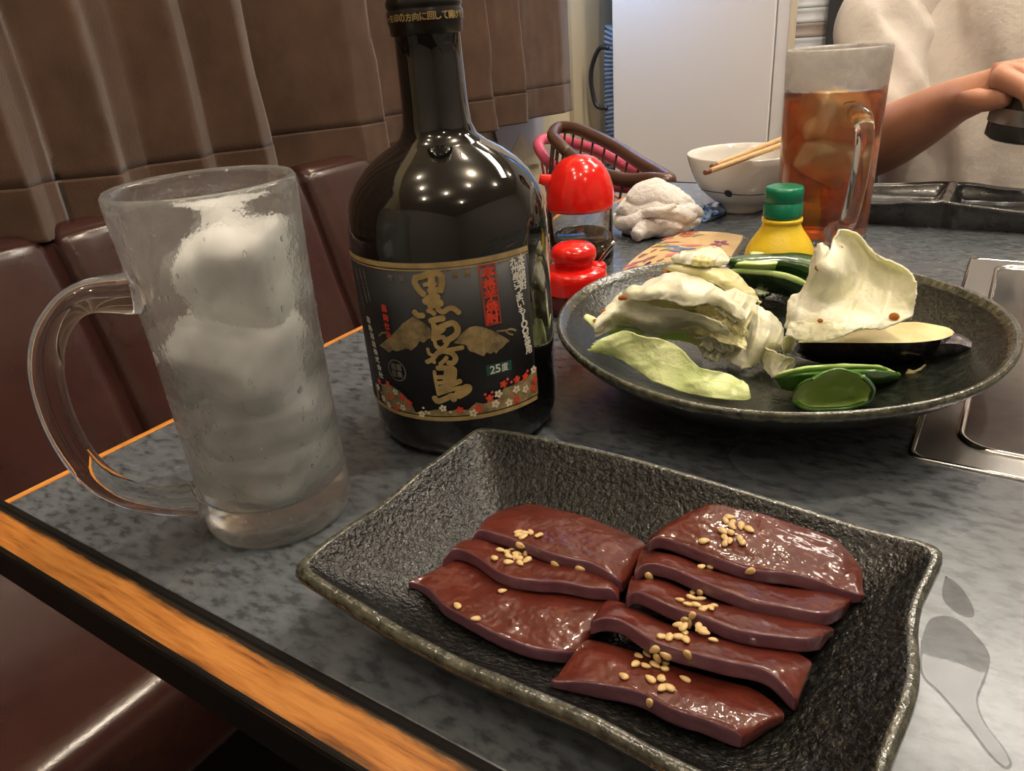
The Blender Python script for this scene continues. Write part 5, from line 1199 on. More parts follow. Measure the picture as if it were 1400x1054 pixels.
# --- the big stack on the left
lf = thing('cabbage_leaf', 'big folded white cabbage leaf at the bottom of the left stack', 'cabbage', tuple([(0.2031,0.2346,0.02)][0]), 'cabbage on the plate')
leafpiece([[(0.1879,0.2113,0.03),(0.1897,0.2257,0.03),(0.1928,0.2346,0.029),(0.2034,0.2354,0.0255),(0.2138,0.2403,0.026),(0.2242,0.2452,0.0265),(0.2379,0.2427,0.024),(0.2447,0.2436,0.023)],
           [(0.186,0.2105,0.035),(0.1907,0.2184,0.0385),(0.1969,0.226,0.038),(0.2076,0.2279,0.0345),(0.2189,0.2341,0.0335),(0.229,0.2386,0.0325),(0.2408,0.2362,0.03),(0.2466,0.2382,0.028)],
           [(0.1863,0.2199,0.04),(0.1912,0.2257,0.043),(0.1989,0.2275,0.043),(0.2089,0.2288,0.04),(0.2217,0.2309,0.0385),(0.2325,0.2333,0.0375),(0.2429,0.2341,0.0345),(0.2476,0.2359,0.032)],
           [(0.1881,0.2284,0.043),(0.191,0.232,0.047),(0.2029,0.2285,0.046),(0.2135,0.228,0.045),(0.2258,0.2288,0.044),(0.2349,0.2329,0.042),(0.2437,0.2336,0.039),(0.2482,0.2349,0.035)]], M_cb1, lf, 'leaf_blade', .0010, .0009, 90, 11)
drops(lf, [(0.187,0.2212,0.0405),(0.185,0.2148,0.0375)], (.0014, .0010))
lf = thing('cabbage_leaf', 'greenish white cabbage leaf folded over the top of the left stack', 'cabbage', tuple([(0.1954,0.3056,0.02)][0]), 'cabbage on the plate')
leafpiece([[(0.192,0.2271,0.047),(0.2071,0.2211,0.049),(0.2184,0.2242,0.05),(0.2316,0.2218,0.049),(0.2374,0.2299,0.0485),(0.2421,0.2372,0.045),(0.2514,0.2334,0.042),(0.2551,0.237,0.039)],
           [(0.1946,0.2273,0.05),(0.2089,0.2228,0.053),(0.2193,0.2259,0.0545),(0.2307,0.2238,0.0545),(0.2364,0.2322,0.0525),(0.2429,0.2366,0.049),(0.2515,0.2351,0.0445),(0.2556,0.2374,0.041)],
           [(0.1973,0.231,0.051),(0.2061,0.235,0.053),(0.2161,0.2357,0.056),(0.227,0.2311,0.057),(0.2328,0.2397,0.055),(0.2417,0.2388,0.051),(0.2499,0.2373,0.046),(0.254,0.241,0.042)],
           [(0.1943,0.2516,0.046),(0.1993,0.2571,0.048),(0.2069,0.2582,0.051),(0.2173,0.2519,0.054),(0.2273,0.2502,0.0545),(0.2387,0.2454,0.05),(0.2459,0.2448,0.045),(0.2513,0.2476,0.041)]], M_cb1, lf, 'leaf_blade', .0010, .0009, 85, 17)
drops(lf, [(0.1967,0.2214,0.049),(0.1985,0.2214,0.0495),(0.199,0.2544,0.0488)], (.0013, .0012, .0014))
mk('sauce_streak', tube([(0.1939,0.2346,0.05),(0.1985,0.2363,0.0505),(0.2027,0.2387,0.0505),(0.2064,0.2403,0.0505)], [.0003, .0006, .0006, .0003], 8, 16), M_sau, lf)
lf = thing('cabbage_leaf', 'yellowish inner cabbage leaf with frilled edge in the middle of the left stack', 'cabbage', tuple([(0.2273,0.2789,0.02)][0]), 'cabbage on the plate')
leafpiece([[(0.2052,0.2459,0.029),(0.221,0.2397,0.03),(0.2343,0.2361,0.029),(0.241,0.2357,0.0285),(0.2472,0.2368,0.0265),(0.2517,0.2381,0.025),(0.2553,0.2382,0.023)],
           [(0.2093,0.2424,0.034),(0.2229,0.2388,0.035),(0.2347,0.2364,0.035),(0.2415,0.2358,0.0345),(0.2473,0.2381,0.032),(0.2514,0.2406,0.03),(0.2544,0.243,0.027)],
           [(0.2139,0.2374,0.039),(0.2244,0.2412,0.04),(0.234,0.2423,0.0405),(0.2405,0.2428,0.0395),(0.2463,0.2426,0.037),(0.2507,0.2429,0.035),(0.2537,0.2457,0.031)]], M_cb3, lf, 'leaf_blade', .0009, .0013, 150, 23)
leafpiece([[(0.2261,0.2393,0.037),(0.2348,0.2384,0.036),(0.2408,0.2402,0.0345),(0.2473,0.2404,0.032),(0.2525,0.2448,0.029)],
           [(0.2289,0.2359,0.042),(0.236,0.2391,0.041),(0.2421,0.2405,0.0395),(0.2484,0.2411,0.037),(0.2524,0.2454,0.0335)],
           [(0.2323,0.2353,0.046),(0.2378,0.238,0.045),(0.2437,0.24,0.043),(0.2497,0.2416,0.0395),(0.253,0.2457,0.036)]], M_cb3, lf, 'leaf_frill', .0009, .0016, 170, 29, 44, 20)
leafpiece([[(0.1869,0.2336,0.038),(0.2008,0.2371,0.036),(0.2147,0.2379,0.035),(0.2273,0.2409,0.034),(0.2402,0.2421,0.032),(0.2479,0.2441,0.029)],
           [(0.1892,0.2347,0.0415),(0.2015,0.2356,0.041),(0.2152,0.2363,0.04),(0.2274,0.2401,0.0395),(0.2392,0.2445,0.037),(0.2476,0.2467,0.034)],
           [(0.1915,0.2375,0.0435),(0.2014,0.2398,0.044),(0.2147,0.2396,0.044),(0.2274,0.2398,0.043),(0.2379,0.2477,0.04),(0.2471,0.2501,0.037)]], M_cb3, lf, 'inner_fold', .0009, .0008, 120, 97)
lf = thing('cabbage_leaf', 'curled cabbage scraps hanging at the front of the left stack', 'cabbage', tuple([(0.2424,0.2408,0.02)][0]), 'cabbage on the plate')
leafpiece([[(0.2283,0.2489,0.016),(0.2345,0.2417,0.014),(0.2386,0.242,0.014),(0.2422,0.2462,0.014),(0.249,0.2458,0.014),(0.252,0.2493,0.014)],
           [(0.2297,0.2459,0.021),(0.2359,0.2419,0.02),(0.2392,0.2444,0.02),(0.2435,0.2464,0.0195),(0.2486,0.2489,0.0185),(0.2517,0.2517,0.017)],
           [(0.2321,0.2398,0.029),(0.2375,0.2388,0.0285),(0.2417,0.2409,0.0275),(0.2456,0.244,0.0265),(0.2502,0.2464,0.025),(0.2523,0.2493,0.0225)]], M_cb1, lf, 'leaf_frill', .0009, .0017, 170, 31, 40, 22)
leafpiece([[(0.2218,0.2495,0.022),(0.227,0.2476,0.019),(0.2317,0.2444,0.0165)], [(0.2231,0.248,0.0255),(0.2283,0.2482,0.0235),(0.2326,0.2461,0.0205)], [(0.2257,0.2456,0.029),(0.2312,0.2468,0.0285),(0.237,0.2452,0.026)]], M_cb3, lf, 'leaf_frill', .0009, .0012, 150, 37, 26, 18)
lf = thing('cabbage_leaf', 'thin green cabbage leaf whose edge shows under the left stack', 'cabbage', tuple([(0.1932,0.2472,0.02)][0]), 'cabbage on the plate')
leafpiece([[(0.1847,0.23,0.024),(0.1907,0.2389,0.023),(0.2007,0.2416,0.0215),(0.2139,0.2493,0.019),(0.2268,0.2529,0.016),(0.2302,0.2488,0.0145)],
           [(0.187,0.2236,0.029),(0.1937,0.2327,0.028),(0.2037,0.2368,0.0262),(0.2154,0.2452,0.024),(0.2259,0.2504,0.0205),(0.2299,0.2514,0.018)],
           [(0.1889,0.2236,0.032),(0.1958,0.2302,0.0315),(0.2051,0.2356,0.03),(0.2162,0.2432,0.028),(0.2253,0.2491,0.0245),(0.2301,0.2532,0.021)]], M_cb2, lf, 'leaf_blade', .0008, .0006, 90, 41)
leafpiece([[(0.1751,0.2206,0.0355),(0.1794,0.2194,0.033),(0.1843,0.2171,0.031)], [(0.1749,0.2223,0.0365),(0.1796,0.2228,0.0345),(0.1855,0.2194,0.033)], [(0.1745,0.2254,0.036),(0.1797,0.2253,0.0345),(0.1856,0.223,0.0335)]], M_cb2, lf, 'leaf_tip', .0008, .0004, 90, 43, 20, 12, False)
def frill(edge, m, parent, name, back, lift, amp, waves, seed, nu=70, nv=10):
    """thin strip whose free front edge is crimped like the margin of a cabbage leaf"""
    e = cr(edge, nu); G = np.zeros((nv, nu, 3))
    for j in range(nv):
        s = j/(nv-1)
        for i in range(nu):
            t = i/(nu-1); w = (1-s)**1.5
            ph = waves*2*pi*t+2.2*noise.noise(Vector((t*5, seed, 0)))
            taper = min(1, t*8, (1-t)*8)
            G[j, i] = (e[i][0]+back[0]*s+amp*.8*w*cos(ph*1.0+1)*taper, e[i][1]+back[1]*s-amp*.5*w*(1+sin(ph+.7)), e[i][2]+lift*s+amp*w*sin(ph)*taper)
            zf = platez(G[j, i, 0], G[j, i, 1])+.0008
            if G[j, i, 2] < zf: G[j, i, 2] = zf
    G = ruffle(G, .0004, 200, seed, .5)
    o = mk(name, sheet(G, .0008), m, parent); sub(o, 1); return o
lf = thing('cabbage_leaf', 'crimped cabbage leaf margins bunched at the right end of the left stack', 'cabbage', tuple([(0.238,0.2714,0.02)][0]), 'cabbage on the plate')
frill([(0.2253,0.2396,0.03),(0.2327,0.2403,0.0298),(0.2396,0.2397,0.0285),(0.2458,0.2411,0.0265)], M_cb1, lf, 'leaf_margin', (.002, .016), .008, .0022, 4, 3)
frill([(0.2278,0.2387,0.043),(0.2351,0.2391,0.043),(0.2418,0.2385,0.042),(0.2478,0.2376,0.04),(0.2536,0.2408,0.037)], M_cb1, lf, 'leaf_margin', (.002, .015), .008, .0022, 5, 5)
frill([(0.2345,0.2458,0.0385),(0.2421,0.2385,0.037),(0.2482,0.2374,0.0345),(0.2532,0.2432,0.031)], M_cb3, lf, 'leaf_margin', (.001, .014), .007, .0026, 4, 8)
frill([(0.2327,0.2388,0.022),(0.2388,0.2405,0.0215),(0.2448,0.2423,0.0215),(0.249,0.2469,0.022),(0.2512,0.2534,0.0225)], M_cb1, lf, 'leaf_margin', (.001, .013), .008, .0024, 5, 12)
frill([(0.2342,0.2401,0.0155),(0.2398,0.2409,0.015),(0.2447,0.2461,0.0152),(0.2523,0.2468,0.0148)], M_cb1, lf, 'leaf_margin', (.001, .011), .008, .0018, 5, 15)
frill([(0.2421,0.2394,0.0455),(0.2465,0.2409,0.0435),(0.2505,0.241,0.0415),(0.2535,0.2436,0.0385)], M_cb1, lf, 'leaf_margin', (-.002, .012), .004, .0022, 3, 19)
# --- top leaf with yellow heart
lf = thing('cabbage_leaf', 'cabbage piece with a yellow heart at the top of the left stack', 'cabbage', tuple([(0.2112,0.3238,0.03)][0]), 'cabbage on the plate')
leafpiece([[(0.2012,0.2648,0.052),(0.2129,0.2543,0.054),(0.2233,0.2496,0.0545),(0.2342,0.2498,0.052),(0.2426,0.251,0.047),(0.2491,0.2583,0.042),(0.253,0.2681,0.037)],
           [(0.2059,0.2617,0.0555),(0.2153,0.2546,0.057),(0.2261,0.2507,0.058),(0.2355,0.2526,0.0555),(0.2434,0.2554,0.0505),(0.2494,0.262,0.044),(0.2543,0.2652,0.039)],
           [(0.2074,0.2726,0.055),(0.2194,0.2668,0.0565),(0.2287,0.2672,0.056),(0.2362,0.269,0.0545),(0.24,0.2724,0.05),(0.2457,0.2728,0.044),(0.2523,0.2701,0.0385)]], M_cb3, lf, 'leaf_blade', .0010, .0008, 100, 47)
leafpiece([[(0.2077,0.2626,0.057),(0.2199,0.2538,0.059),(0.2283,0.2538,0.059),(0.2333,0.2636,0.0575)], [(0.2065,0.2644,0.059),(0.2188,0.2562,0.062),(0.2276,0.2577,0.062),(0.2348,0.2663,0.059)], [(0.2054,0.2727,0.058),(0.2169,0.2658,0.062),(0.2256,0.2681,0.063),(0.2342,0.2735,0.058)], [(0.2082,0.2822,0.056),(0.2152,0.2801,0.059),(0.222,0.2807,0.061),(0.2232,0.2892,0.059)]], M_cb1, lf, 'leaf_blade', .0010, .0009, 120, 53, 40, 24)
for k, (cx_, s_) in enumerate(((745, 1.0), (790, .9), (830, .8))):
    leafpiece([[(0.2225,0.2512,0.06),(0.2257,0.2494,0.06),(0.227,0.2527,0.06)], [(0.2226,0.2495,0.063),(0.2262,0.2478,0.064),(0.2276,0.2518,0.063)], [(0.2206,0.2583,0.062),(0.2235,0.2554,0.0635),(0.2238,0.26,0.062)]] if k == 0 else ([[(0.2269,0.2506,0.0602),(0.2298,0.2496,0.0602),(0.2307,0.254,0.06)], [(0.2273,0.2489,0.0632),(0.2302,0.248,0.064),(0.2315,0.2518,0.0628)], [(0.2251,0.2576,0.0622),(0.2276,0.2557,0.0634),(0.2284,0.2592,0.062)]] if k == 1 else [[(0.229,0.2552,0.0595),(0.2311,0.2542,0.0595),(0.2306,0.2604,0.059)], [(0.2292,0.2538,0.062),(0.2313,0.2531,0.0628),(0.2314,0.2588,0.0612)], [(0.2275,0.2611,0.0612),(0.2291,0.26,0.062),(0.2294,0.2639,0.0606)]]), M_cb3, lf, 'heart_frill', .0007, .0007, 200, 59+k*5, 18, 14, False)
drops(lf, [(0.205,0.2606,0.052),(0.204,0.2597,0.052)], (.0011, .0010))
# --- white leaf between the stacks
lf = thing('cabbage_leaf', 'smooth white cabbage leaf leaning between the left stack and the eggplant', 'cabbage', tuple([(0.2577,0.2576,0.02)][0]), 'cabbage on the plate')
leafpiece([[(0.244,0.2458,0.014),(0.2515,0.2407,0.013),(0.2576,0.2407,0.013),(0.2602,0.2465,0.0135),(0.2618,0.2544,0.015),(0.2657,0.2602,0.016)],
           [(0.2505,0.2498,0.022),(0.254,0.2464,0.023),(0.2587,0.2433,0.025),(0.2629,0.2451,0.025),(0.2662,0.2505,0.023),(0.2682,0.2602,0.02)],
           [(0.251,0.252,0.03),(0.2536,0.2523,0.032),(0.2575,0.2511,0.033),(0.2622,0.2511,0.032),(0.2658,0.2561,0.029),(0.2678,0.2633,0.024)],
           [(0.2511,0.2538,0.035),(0.2505,0.259,0.04),(0.2529,0.2607,0.04),(0.2577,0.2601,0.038),(0.2631,0.2602,0.034),(0.2673,0.2618,0.028)]], M_cb1, lf, 'leaf_blade', .0011, .0007, 80, 61, 44, 34)
lf = thing('cabbage_leaf', 'torn cabbage strip in front of the white leaf, touching the green pepper', 'cabbage', tuple([(0.2716,0.234,0.02)][0]), 'cabbage on the plate')
leafpiece([[(0.2595,0.2515,0.014),(0.265,0.2435,0.013),(0.2706,0.235,0.0125),(0.2742,0.2355,0.013),(0.2764,0.2413,0.0135)], [(0.2595,0.2489,0.019),(0.2653,0.244,0.0185),(0.2703,0.2401,0.018),(0.2746,0.2411,0.0175),(0.2775,0.2448,0.0165)], [(0.2606,0.2467,0.024),(0.2655,0.2444,0.024),(0.2716,0.242,0.023),(0.2759,0.2434,0.0215),(0.279,0.2466,0.019)]], M_cb1, lf, 'leaf_blade', .0010, .0010, 130, 67, 34, 22)
leafpiece([[(0.2706,0.2515,0.019),(0.2724,0.2581,0.018),(0.2723,0.2696,0.017)], [(0.2707,0.2466,0.024),(0.2728,0.2515,0.025),(0.2736,0.2652,0.022)], [(0.2713,0.2467,0.03),(0.2741,0.2469,0.032),(0.2759,0.2545,0.029)]], M_cb1, lf, 'leaf_frill', .0009, .0007, 130, 71, 22, 16)
lf = thing('cabbage_leaf', 'small green cabbage scrap with a sauce drop behind the left stack', 'cabbage', tuple([(0.2352,0.3432,0.015)][0]), 'cabbage on the plate')
leafpiece([[(0.2341,0.3313,0.013),(0.2389,0.3347,0.013),(0.2418,0.345,0.013)], [(0.2267,0.3426,0.0145),(0.2342,0.3439,0.0145),(0.2399,0.3461,0.0145)], [(0.2194,0.3597,0.014),(0.2263,0.3606,0.014),(0.2357,0.3524,0.014)]], M_cb2, lf, 'leaf_blade', .0010, .0004, 90, 73, 22, 16)
drops(lf, [(0.2377,0.3399,0.0152)], (.0016,))
# --- upright leaf on the right
lf = thing('cabbage_leaf', 'tall cupped white cabbage leaf standing on the eggplant slice', 'cabbage', tuple([(0.2935,0.2671,0.03)][0]), 'cabbage on the plate')
leafpiece([[(0.2735,0.236,0.0392),(0.2806,0.232,0.0368),(0.2905,0.23,0.0376),(0.299,0.232,0.0406),(0.3067,0.238,0.0424),(0.3157,0.246,0.0427),(0.3247,0.254,0.0459)],
           [(0.2733,0.24,0.045),(0.2804,0.236,0.0451),(0.2893,0.236,0.0442),(0.2977,0.24,0.0449),(0.3062,0.247,0.0449),(0.3155,0.254,0.0459),(0.3245,0.258,0.0501)],
           [(0.2726,0.246,0.0501),(0.2795,0.244,0.0516),(0.2877,0.244,0.05),(0.2961,0.25,0.0482),(0.3056,0.257,0.048),(0.3152,0.262,0.0502),(0.3242,0.26,0.0554)],
           [(0.2763,0.25,0.0528),(0.2817,0.246,0.0574),(0.2902,0.244,0.0564),(0.2959,0.26,0.0529),(0.3049,0.266,0.0538),(0.3143,0.268,0.056),(0.3233,0.262,0.0593)],
           [(0.2787,0.252,0.0614),(0.2836,0.244,0.0668),(0.2923,0.244,0.0652),(0.2948,0.266,0.0598),(0.3032,0.272,0.0598),(0.3123,0.272,0.0607),(0.32,0.264,0.0617)],
           [(0.2792,0.254,0.0678),(0.2836,0.247,0.0719),(0.289,0.25,0.0703),(0.2927,0.268,0.0678),(0.3004,0.274,0.0668),(0.3079,0.272,0.0651),(0.315,0.266,0.0645)],
           [(0.28,0.256,0.0721),(0.2838,0.25,0.0753),(0.2869,0.254,0.0711),(0.2879,0.268,0.0743),(0.2951,0.272,0.0739),(0.3023,0.272,0.0667),(0.3092,0.268,0.0663)],
           [(0.2801,0.257,0.0744),(0.2836,0.253,0.0762),(0.2864,0.258,0.0721),(0.2863,0.268,0.0785),(0.2931,0.27,0.0781),(0.3004,0.271,0.0711),(0.3061,0.27,0.0666)]], M_cb1, lf, 'leaf_blade', .0012, .0009, 75, 83, 60, 60)
leafpiece([[(0.2762,0.228,0.039),(0.2836,0.226,0.038),(0.2923,0.225,0.0391),(0.3007,0.226,0.0427),(0.3075,0.231,0.0461)], [(0.2762,0.232,0.0411),(0.2833,0.229,0.0415),(0.2919,0.228,0.0432),(0.2998,0.229,0.0453),(0.3078,0.233,0.0463)], [(0.2758,0.236,0.0431),(0.2829,0.233,0.0443),(0.2915,0.232,0.046),(0.2997,0.233,0.0459),(0.3067,0.236,0.0455)]], M_cb1, lf, 'leaf_fold', .0011, .0008, 110, 89, 40, 18)
drops(lf, [(0.2854,0.2435,0.0672),(0.3175,0.251,0.0457),(0.2883,0.265,0.0707),(0.2909,0.227,0.0484)], (.0020, .0018, .0017, .0010))

# --- eggplant
M_eg = mat('eggplant_skin', (.014, .008, .014), .16, spec=.5, Coat_Weight=.5); noise_col(M_eg, [(.35, (.010, .006, .010)), (.7, (.030, .018, .028))], 60, 4); bump(M_eg, 90, .2, .001)
M_egf = mat('eggplant_flesh', (.68, .57, .27), .5, Subsurface_Weight=.15); noise_col(M_egf, [(.35, (.58, .44, .17)), (.55, (.70, .60, .30)), (.75, (.74, .66, .40))], 50, 4); bump(M_egf, 150, .2, .001)
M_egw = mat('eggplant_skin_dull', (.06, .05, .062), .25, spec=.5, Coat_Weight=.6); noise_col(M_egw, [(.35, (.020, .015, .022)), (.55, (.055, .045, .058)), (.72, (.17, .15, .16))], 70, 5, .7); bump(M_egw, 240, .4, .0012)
def wedge(tb, tf, sb, bb, name, mats, parent, n=40):
    A = [cr(p, n) for p in (tb, tf, sb, bb)]
    V = []; F = []; mi = []; m = 10
    for k in range(n):
        a, b, c, d = (q[k] for q in A)
        bul = np.array([(b+c)/2+((b-a)*.12)])[0]
        for p in (a, a*.66+b*.34, a*.33+b*.67, b, b*.67+c*.33+(b-a)*.10, b*.33+c*.67+(b-a)*.10, c, c*.6+d*.4, d, d*.5+a*.5): V.append(tuple(p))
    for k in range(n-1):
        for i in range(m):
            j = (i+1) % m; F.append((k*m+i, k*m+j, (k+1)*m+j, (k+1)*m+i)); mi.append(1 if i < 3 else 0)
    F.append(tuple(range(m))[::-1]); mi.append(0); F.append(tuple((n-1)*m+i for i in range(m))); mi.append(0)
    return mk(name, (V, F), mats, parent, mi=mi)
eg = thing('eggplant_slice', 'long eggplant slice, pale cut face up, under the standing cabbage leaf', 'eggplant', tuple([(0.3095,0.2821,0.015)][0]))
o = wedge([(0.2788,0.2467,0.03),(0.2878,0.2512,0.033),(0.3032,0.2628,0.034),(0.3129,0.2714,0.034),(0.3234,0.2815,0.033),(0.3348,0.2846,0.0315),(0.3391,0.2859,0.03),(0.341,0.2852,0.0285)],
      [(0.2793,0.2427,0.03),(0.2904,0.2396,0.033),(0.3067,0.2434,0.034),(0.3166,0.2476,0.034),(0.3268,0.255,0.033),(0.3353,0.2657,0.0315),(0.3393,0.2757,0.03),(0.341,0.2842,0.0285)],
      [(0.2726,0.2587,0.0165),(0.2843,0.2602,0.0135),(0.299,0.2635,0.013),(0.3119,0.2692,0.013),(0.3232,0.2746,0.013),(0.3319,0.2798,0.0135),(0.3375,0.282,0.016),(0.3411,0.2854,0.02)],
      [(0.2734,0.2679,0.0155),(0.2836,0.2748,0.0135),(0.3023,0.2815,0.013),(0.3133,0.2862,0.013),(0.3248,0.2924,0.013),(0.3331,0.2972,0.0135),(0.3383,0.2942,0.018),(0.3408,0.2924,0.022)], 'wedge', [M_eg, M_egf], eg)
autosm(o, 50)
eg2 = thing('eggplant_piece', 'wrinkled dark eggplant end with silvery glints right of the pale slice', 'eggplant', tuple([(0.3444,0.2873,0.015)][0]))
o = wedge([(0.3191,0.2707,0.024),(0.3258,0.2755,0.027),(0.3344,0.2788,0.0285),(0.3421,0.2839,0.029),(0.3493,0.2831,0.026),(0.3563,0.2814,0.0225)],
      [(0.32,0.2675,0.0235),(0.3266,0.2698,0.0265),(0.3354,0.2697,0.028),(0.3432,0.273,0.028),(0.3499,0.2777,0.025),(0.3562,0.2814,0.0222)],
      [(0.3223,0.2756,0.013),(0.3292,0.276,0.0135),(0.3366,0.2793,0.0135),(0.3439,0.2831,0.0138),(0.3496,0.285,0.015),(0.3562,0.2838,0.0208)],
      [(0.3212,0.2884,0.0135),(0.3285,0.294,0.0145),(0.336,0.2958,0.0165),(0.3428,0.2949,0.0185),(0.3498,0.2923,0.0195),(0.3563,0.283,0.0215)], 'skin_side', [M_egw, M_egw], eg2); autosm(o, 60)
leafpiece([[(0.3249,0.2612,0.014),(0.3286,0.262,0.014),(0.3318,0.2705,0.014)], [(0.3255,0.263,0.016),(0.3289,0.2634,0.016),(0.3323,0.27,0.016)]], M_egf, eg2, 'flesh_edge', .0012, .0002, 90, 5, 12, 8, False)

# --- green peppers
M_gp = mat('green_pepper_skin', (.055, .17, .012), .16, spec=.5, Coat_Weight=.5); noise_col(M_gp, [(.3, (.035, .12, .008)), (.6, (.075, .22, .018)), (.8, (.14, .32, .035))], 45, 3); bump(M_gp, 60, .15, .001)
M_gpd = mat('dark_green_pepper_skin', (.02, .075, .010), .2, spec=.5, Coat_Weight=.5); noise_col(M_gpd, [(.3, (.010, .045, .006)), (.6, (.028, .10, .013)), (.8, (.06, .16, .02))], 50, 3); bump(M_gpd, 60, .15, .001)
M_gpi = mat('green_pepper_inside', (.36, .50, .12), .34, Subsurface_Weight=.2); bs(M_gpi).inputs['Subsurface Radius'].default_value = (.003, .005, .001)
noise_col(M_gpi, [(.3, (.46, .68, .17)), (.55, (.62, .80, .30)), (.75, (.74, .84, .46))], 45, 3); bump(M_gpi, 100, .3, .0015)
def shell(net, th, name, parent, outer, inner, nu=44, nv=24, flip=False, ridges=0, seed=0):
    G = surf(net, nu, nv); G = ruffle(G, .0005, 60, seed, .4)
    if ridges:
        N = norms(G)
        for j in range(nv):
            for i in range(nu): G[j, i] += N[j, i]*.0009*sin(ridges*pi*i/(nu-1)+.6*sin(4*j/nv))*sin(pi*j/(nv-1))
    for j in range(nv):
        for i in range(nu):
            zf = platez(G[j, i, 0], G[j, i, 1])+th*.6
            if G[j, i, 2] < zf: G[j, i, 2] = zf
    v, f = sheet(G, th)
    mi = []
    for k in range((nv-1)*(nu-1)): mi += [0, 1] if not flip else [1, 0]
    mi += [1]*(len(f)-len(mi))
    o = mk(name, (v, f), [inner, outer], parent, mi=mi); sub(o, 1); return o
gp = thing('green_pepper_piece', 'cupped green pepper half with its ribbed inside facing the diner', 'green pepper', tuple([(0.301,0.2242,0.013)][0]), 'green pepper pieces')
shell([[(0.2866,0.2099,0.016),(0.2931,0.2072,0.0145),(0.3017,0.2111,0.014),(0.3096,0.216,0.0145),(0.3152,0.221,0.0165)], [(0.2871,0.205,0.0215),(0.2922,0.2178,0.0135),(0.3003,0.2221,0.0125),(0.308,0.2267,0.0135),(0.3164,0.2205,0.0205)], [(0.2888,0.2015,0.0265),(0.2927,0.2223,0.018),(0.2999,0.2289,0.0165),(0.3073,0.2299,0.018),(0.3171,0.2178,0.0245)], [(0.2921,0.1986,0.031),(0.2952,0.2144,0.026),(0.3022,0.2209,0.025),(0.3087,0.2216,0.0255),(0.3157,0.2134,0.029)], [(0.2967,0.1944,0.035),(0.3,0.198,0.037),(0.3047,0.202,0.038),(0.3102,0.2053,0.036),(0.3134,0.209,0.033)]], .0016, 'flesh', gp, M_gp, M_gpi, ridges=7, seed=2)
mk('cut_rim', tube(cr([(0.2866,0.2097,0.0158),(0.2932,0.2066,0.0147),(0.3018,0.2106,0.0142),(0.3097,0.2154,0.0147),(0.3152,0.2208,0.0165),(0.3168,0.2196,0.021),(0.3169,0.2177,0.0245),(0.3156,0.2133,0.029),(0.3134,0.209,0.033)], 60).tolist(), .0011, 10), M_gp, gp)
gp = thing('green_pepper_piece', 'flattened green pepper strip lying behind the cupped half', 'green pepper', tuple([(0.2939,0.2422,0.013)][0]), 'green pepper pieces')
shell([[(0.2724,0.228,0.015),(0.2798,0.224,0.0135),(0.2858,0.2261,0.0135),(0.3021,0.2356,0.013),(0.3134,0.246,0.013),(0.3188,0.2509,0.0135),(0.3234,0.2553,0.0155)], [(0.2739,0.2209,0.0195),(0.2809,0.221,0.0185),(0.2896,0.2249,0.0185),(0.3022,0.2313,0.02),(0.3135,0.2352,0.021),(0.3194,0.2406,0.0205),(0.3239,0.2514,0.018)], [(0.2746,0.2183,0.0215),(0.2816,0.2182,0.024),(0.2909,0.2197,0.026),(0.3022,0.2235,0.027),(0.3129,0.2308,0.0265),(0.319,0.2374,0.0245),(0.3238,0.2497,0.019)]], .0018, 'skin_side', gp, M_gp, M_gp, seed=5)
shell([[(0.2748,0.2173,0.022),(0.2814,0.2214,0.0215),(0.2901,0.2267,0.0215),(0.3009,0.2324,0.0225),(0.3112,0.2387,0.0225),(0.318,0.2444,0.0215),(0.3227,0.2498,0.019)], [(0.2779,0.2153,0.025),(0.2848,0.2188,0.0265),(0.2918,0.2219,0.0275),(0.3014,0.227,0.028),(0.3117,0.2325,0.0275),(0.3167,0.2399,0.025),(0.32,0.2458,0.0215)], [(0.2813,0.2172,0.026),(0.2862,0.2189,0.028),(0.2918,0.2211,0.029),(0.3006,0.2266,0.029),(0.3116,0.2322,0.0285),(0.3153,0.2386,0.026),(0.3184,0.2453,0.0225)]], .0012, 'inside_face', gp, M_gpi, M_gpi, seed=6)
gp = thing('green_pepper_piece', 'dark green pepper half at the plate back, behind another strip', 'green pepper', tuple([(0.2278,0.3928,0.02)][0]), 'green pepper pieces')
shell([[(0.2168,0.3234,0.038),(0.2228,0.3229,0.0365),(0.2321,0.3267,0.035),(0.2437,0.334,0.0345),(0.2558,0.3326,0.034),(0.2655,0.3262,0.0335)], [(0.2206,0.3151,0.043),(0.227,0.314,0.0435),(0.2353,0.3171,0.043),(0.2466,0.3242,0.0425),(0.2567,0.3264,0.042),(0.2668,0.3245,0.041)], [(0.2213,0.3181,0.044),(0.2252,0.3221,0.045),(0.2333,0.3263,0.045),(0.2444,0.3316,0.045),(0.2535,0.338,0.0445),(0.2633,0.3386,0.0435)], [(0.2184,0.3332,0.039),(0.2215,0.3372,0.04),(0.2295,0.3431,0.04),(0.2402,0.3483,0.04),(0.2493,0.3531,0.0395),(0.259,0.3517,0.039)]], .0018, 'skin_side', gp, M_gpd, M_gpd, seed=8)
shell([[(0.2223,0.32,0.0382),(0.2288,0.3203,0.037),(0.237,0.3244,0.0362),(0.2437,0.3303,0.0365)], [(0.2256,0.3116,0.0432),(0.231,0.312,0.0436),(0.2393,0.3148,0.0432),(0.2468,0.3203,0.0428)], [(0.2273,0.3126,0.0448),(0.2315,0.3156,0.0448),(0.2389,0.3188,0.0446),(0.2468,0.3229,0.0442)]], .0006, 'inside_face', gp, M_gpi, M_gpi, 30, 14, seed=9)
gp = thing('green_pepper_piece', 'green pepper strip with pale rim in front of the dark half at the plate back', 'green pepper', tuple([(0.2332,0.3568,0.02)][0]), 'green pepper pieces')
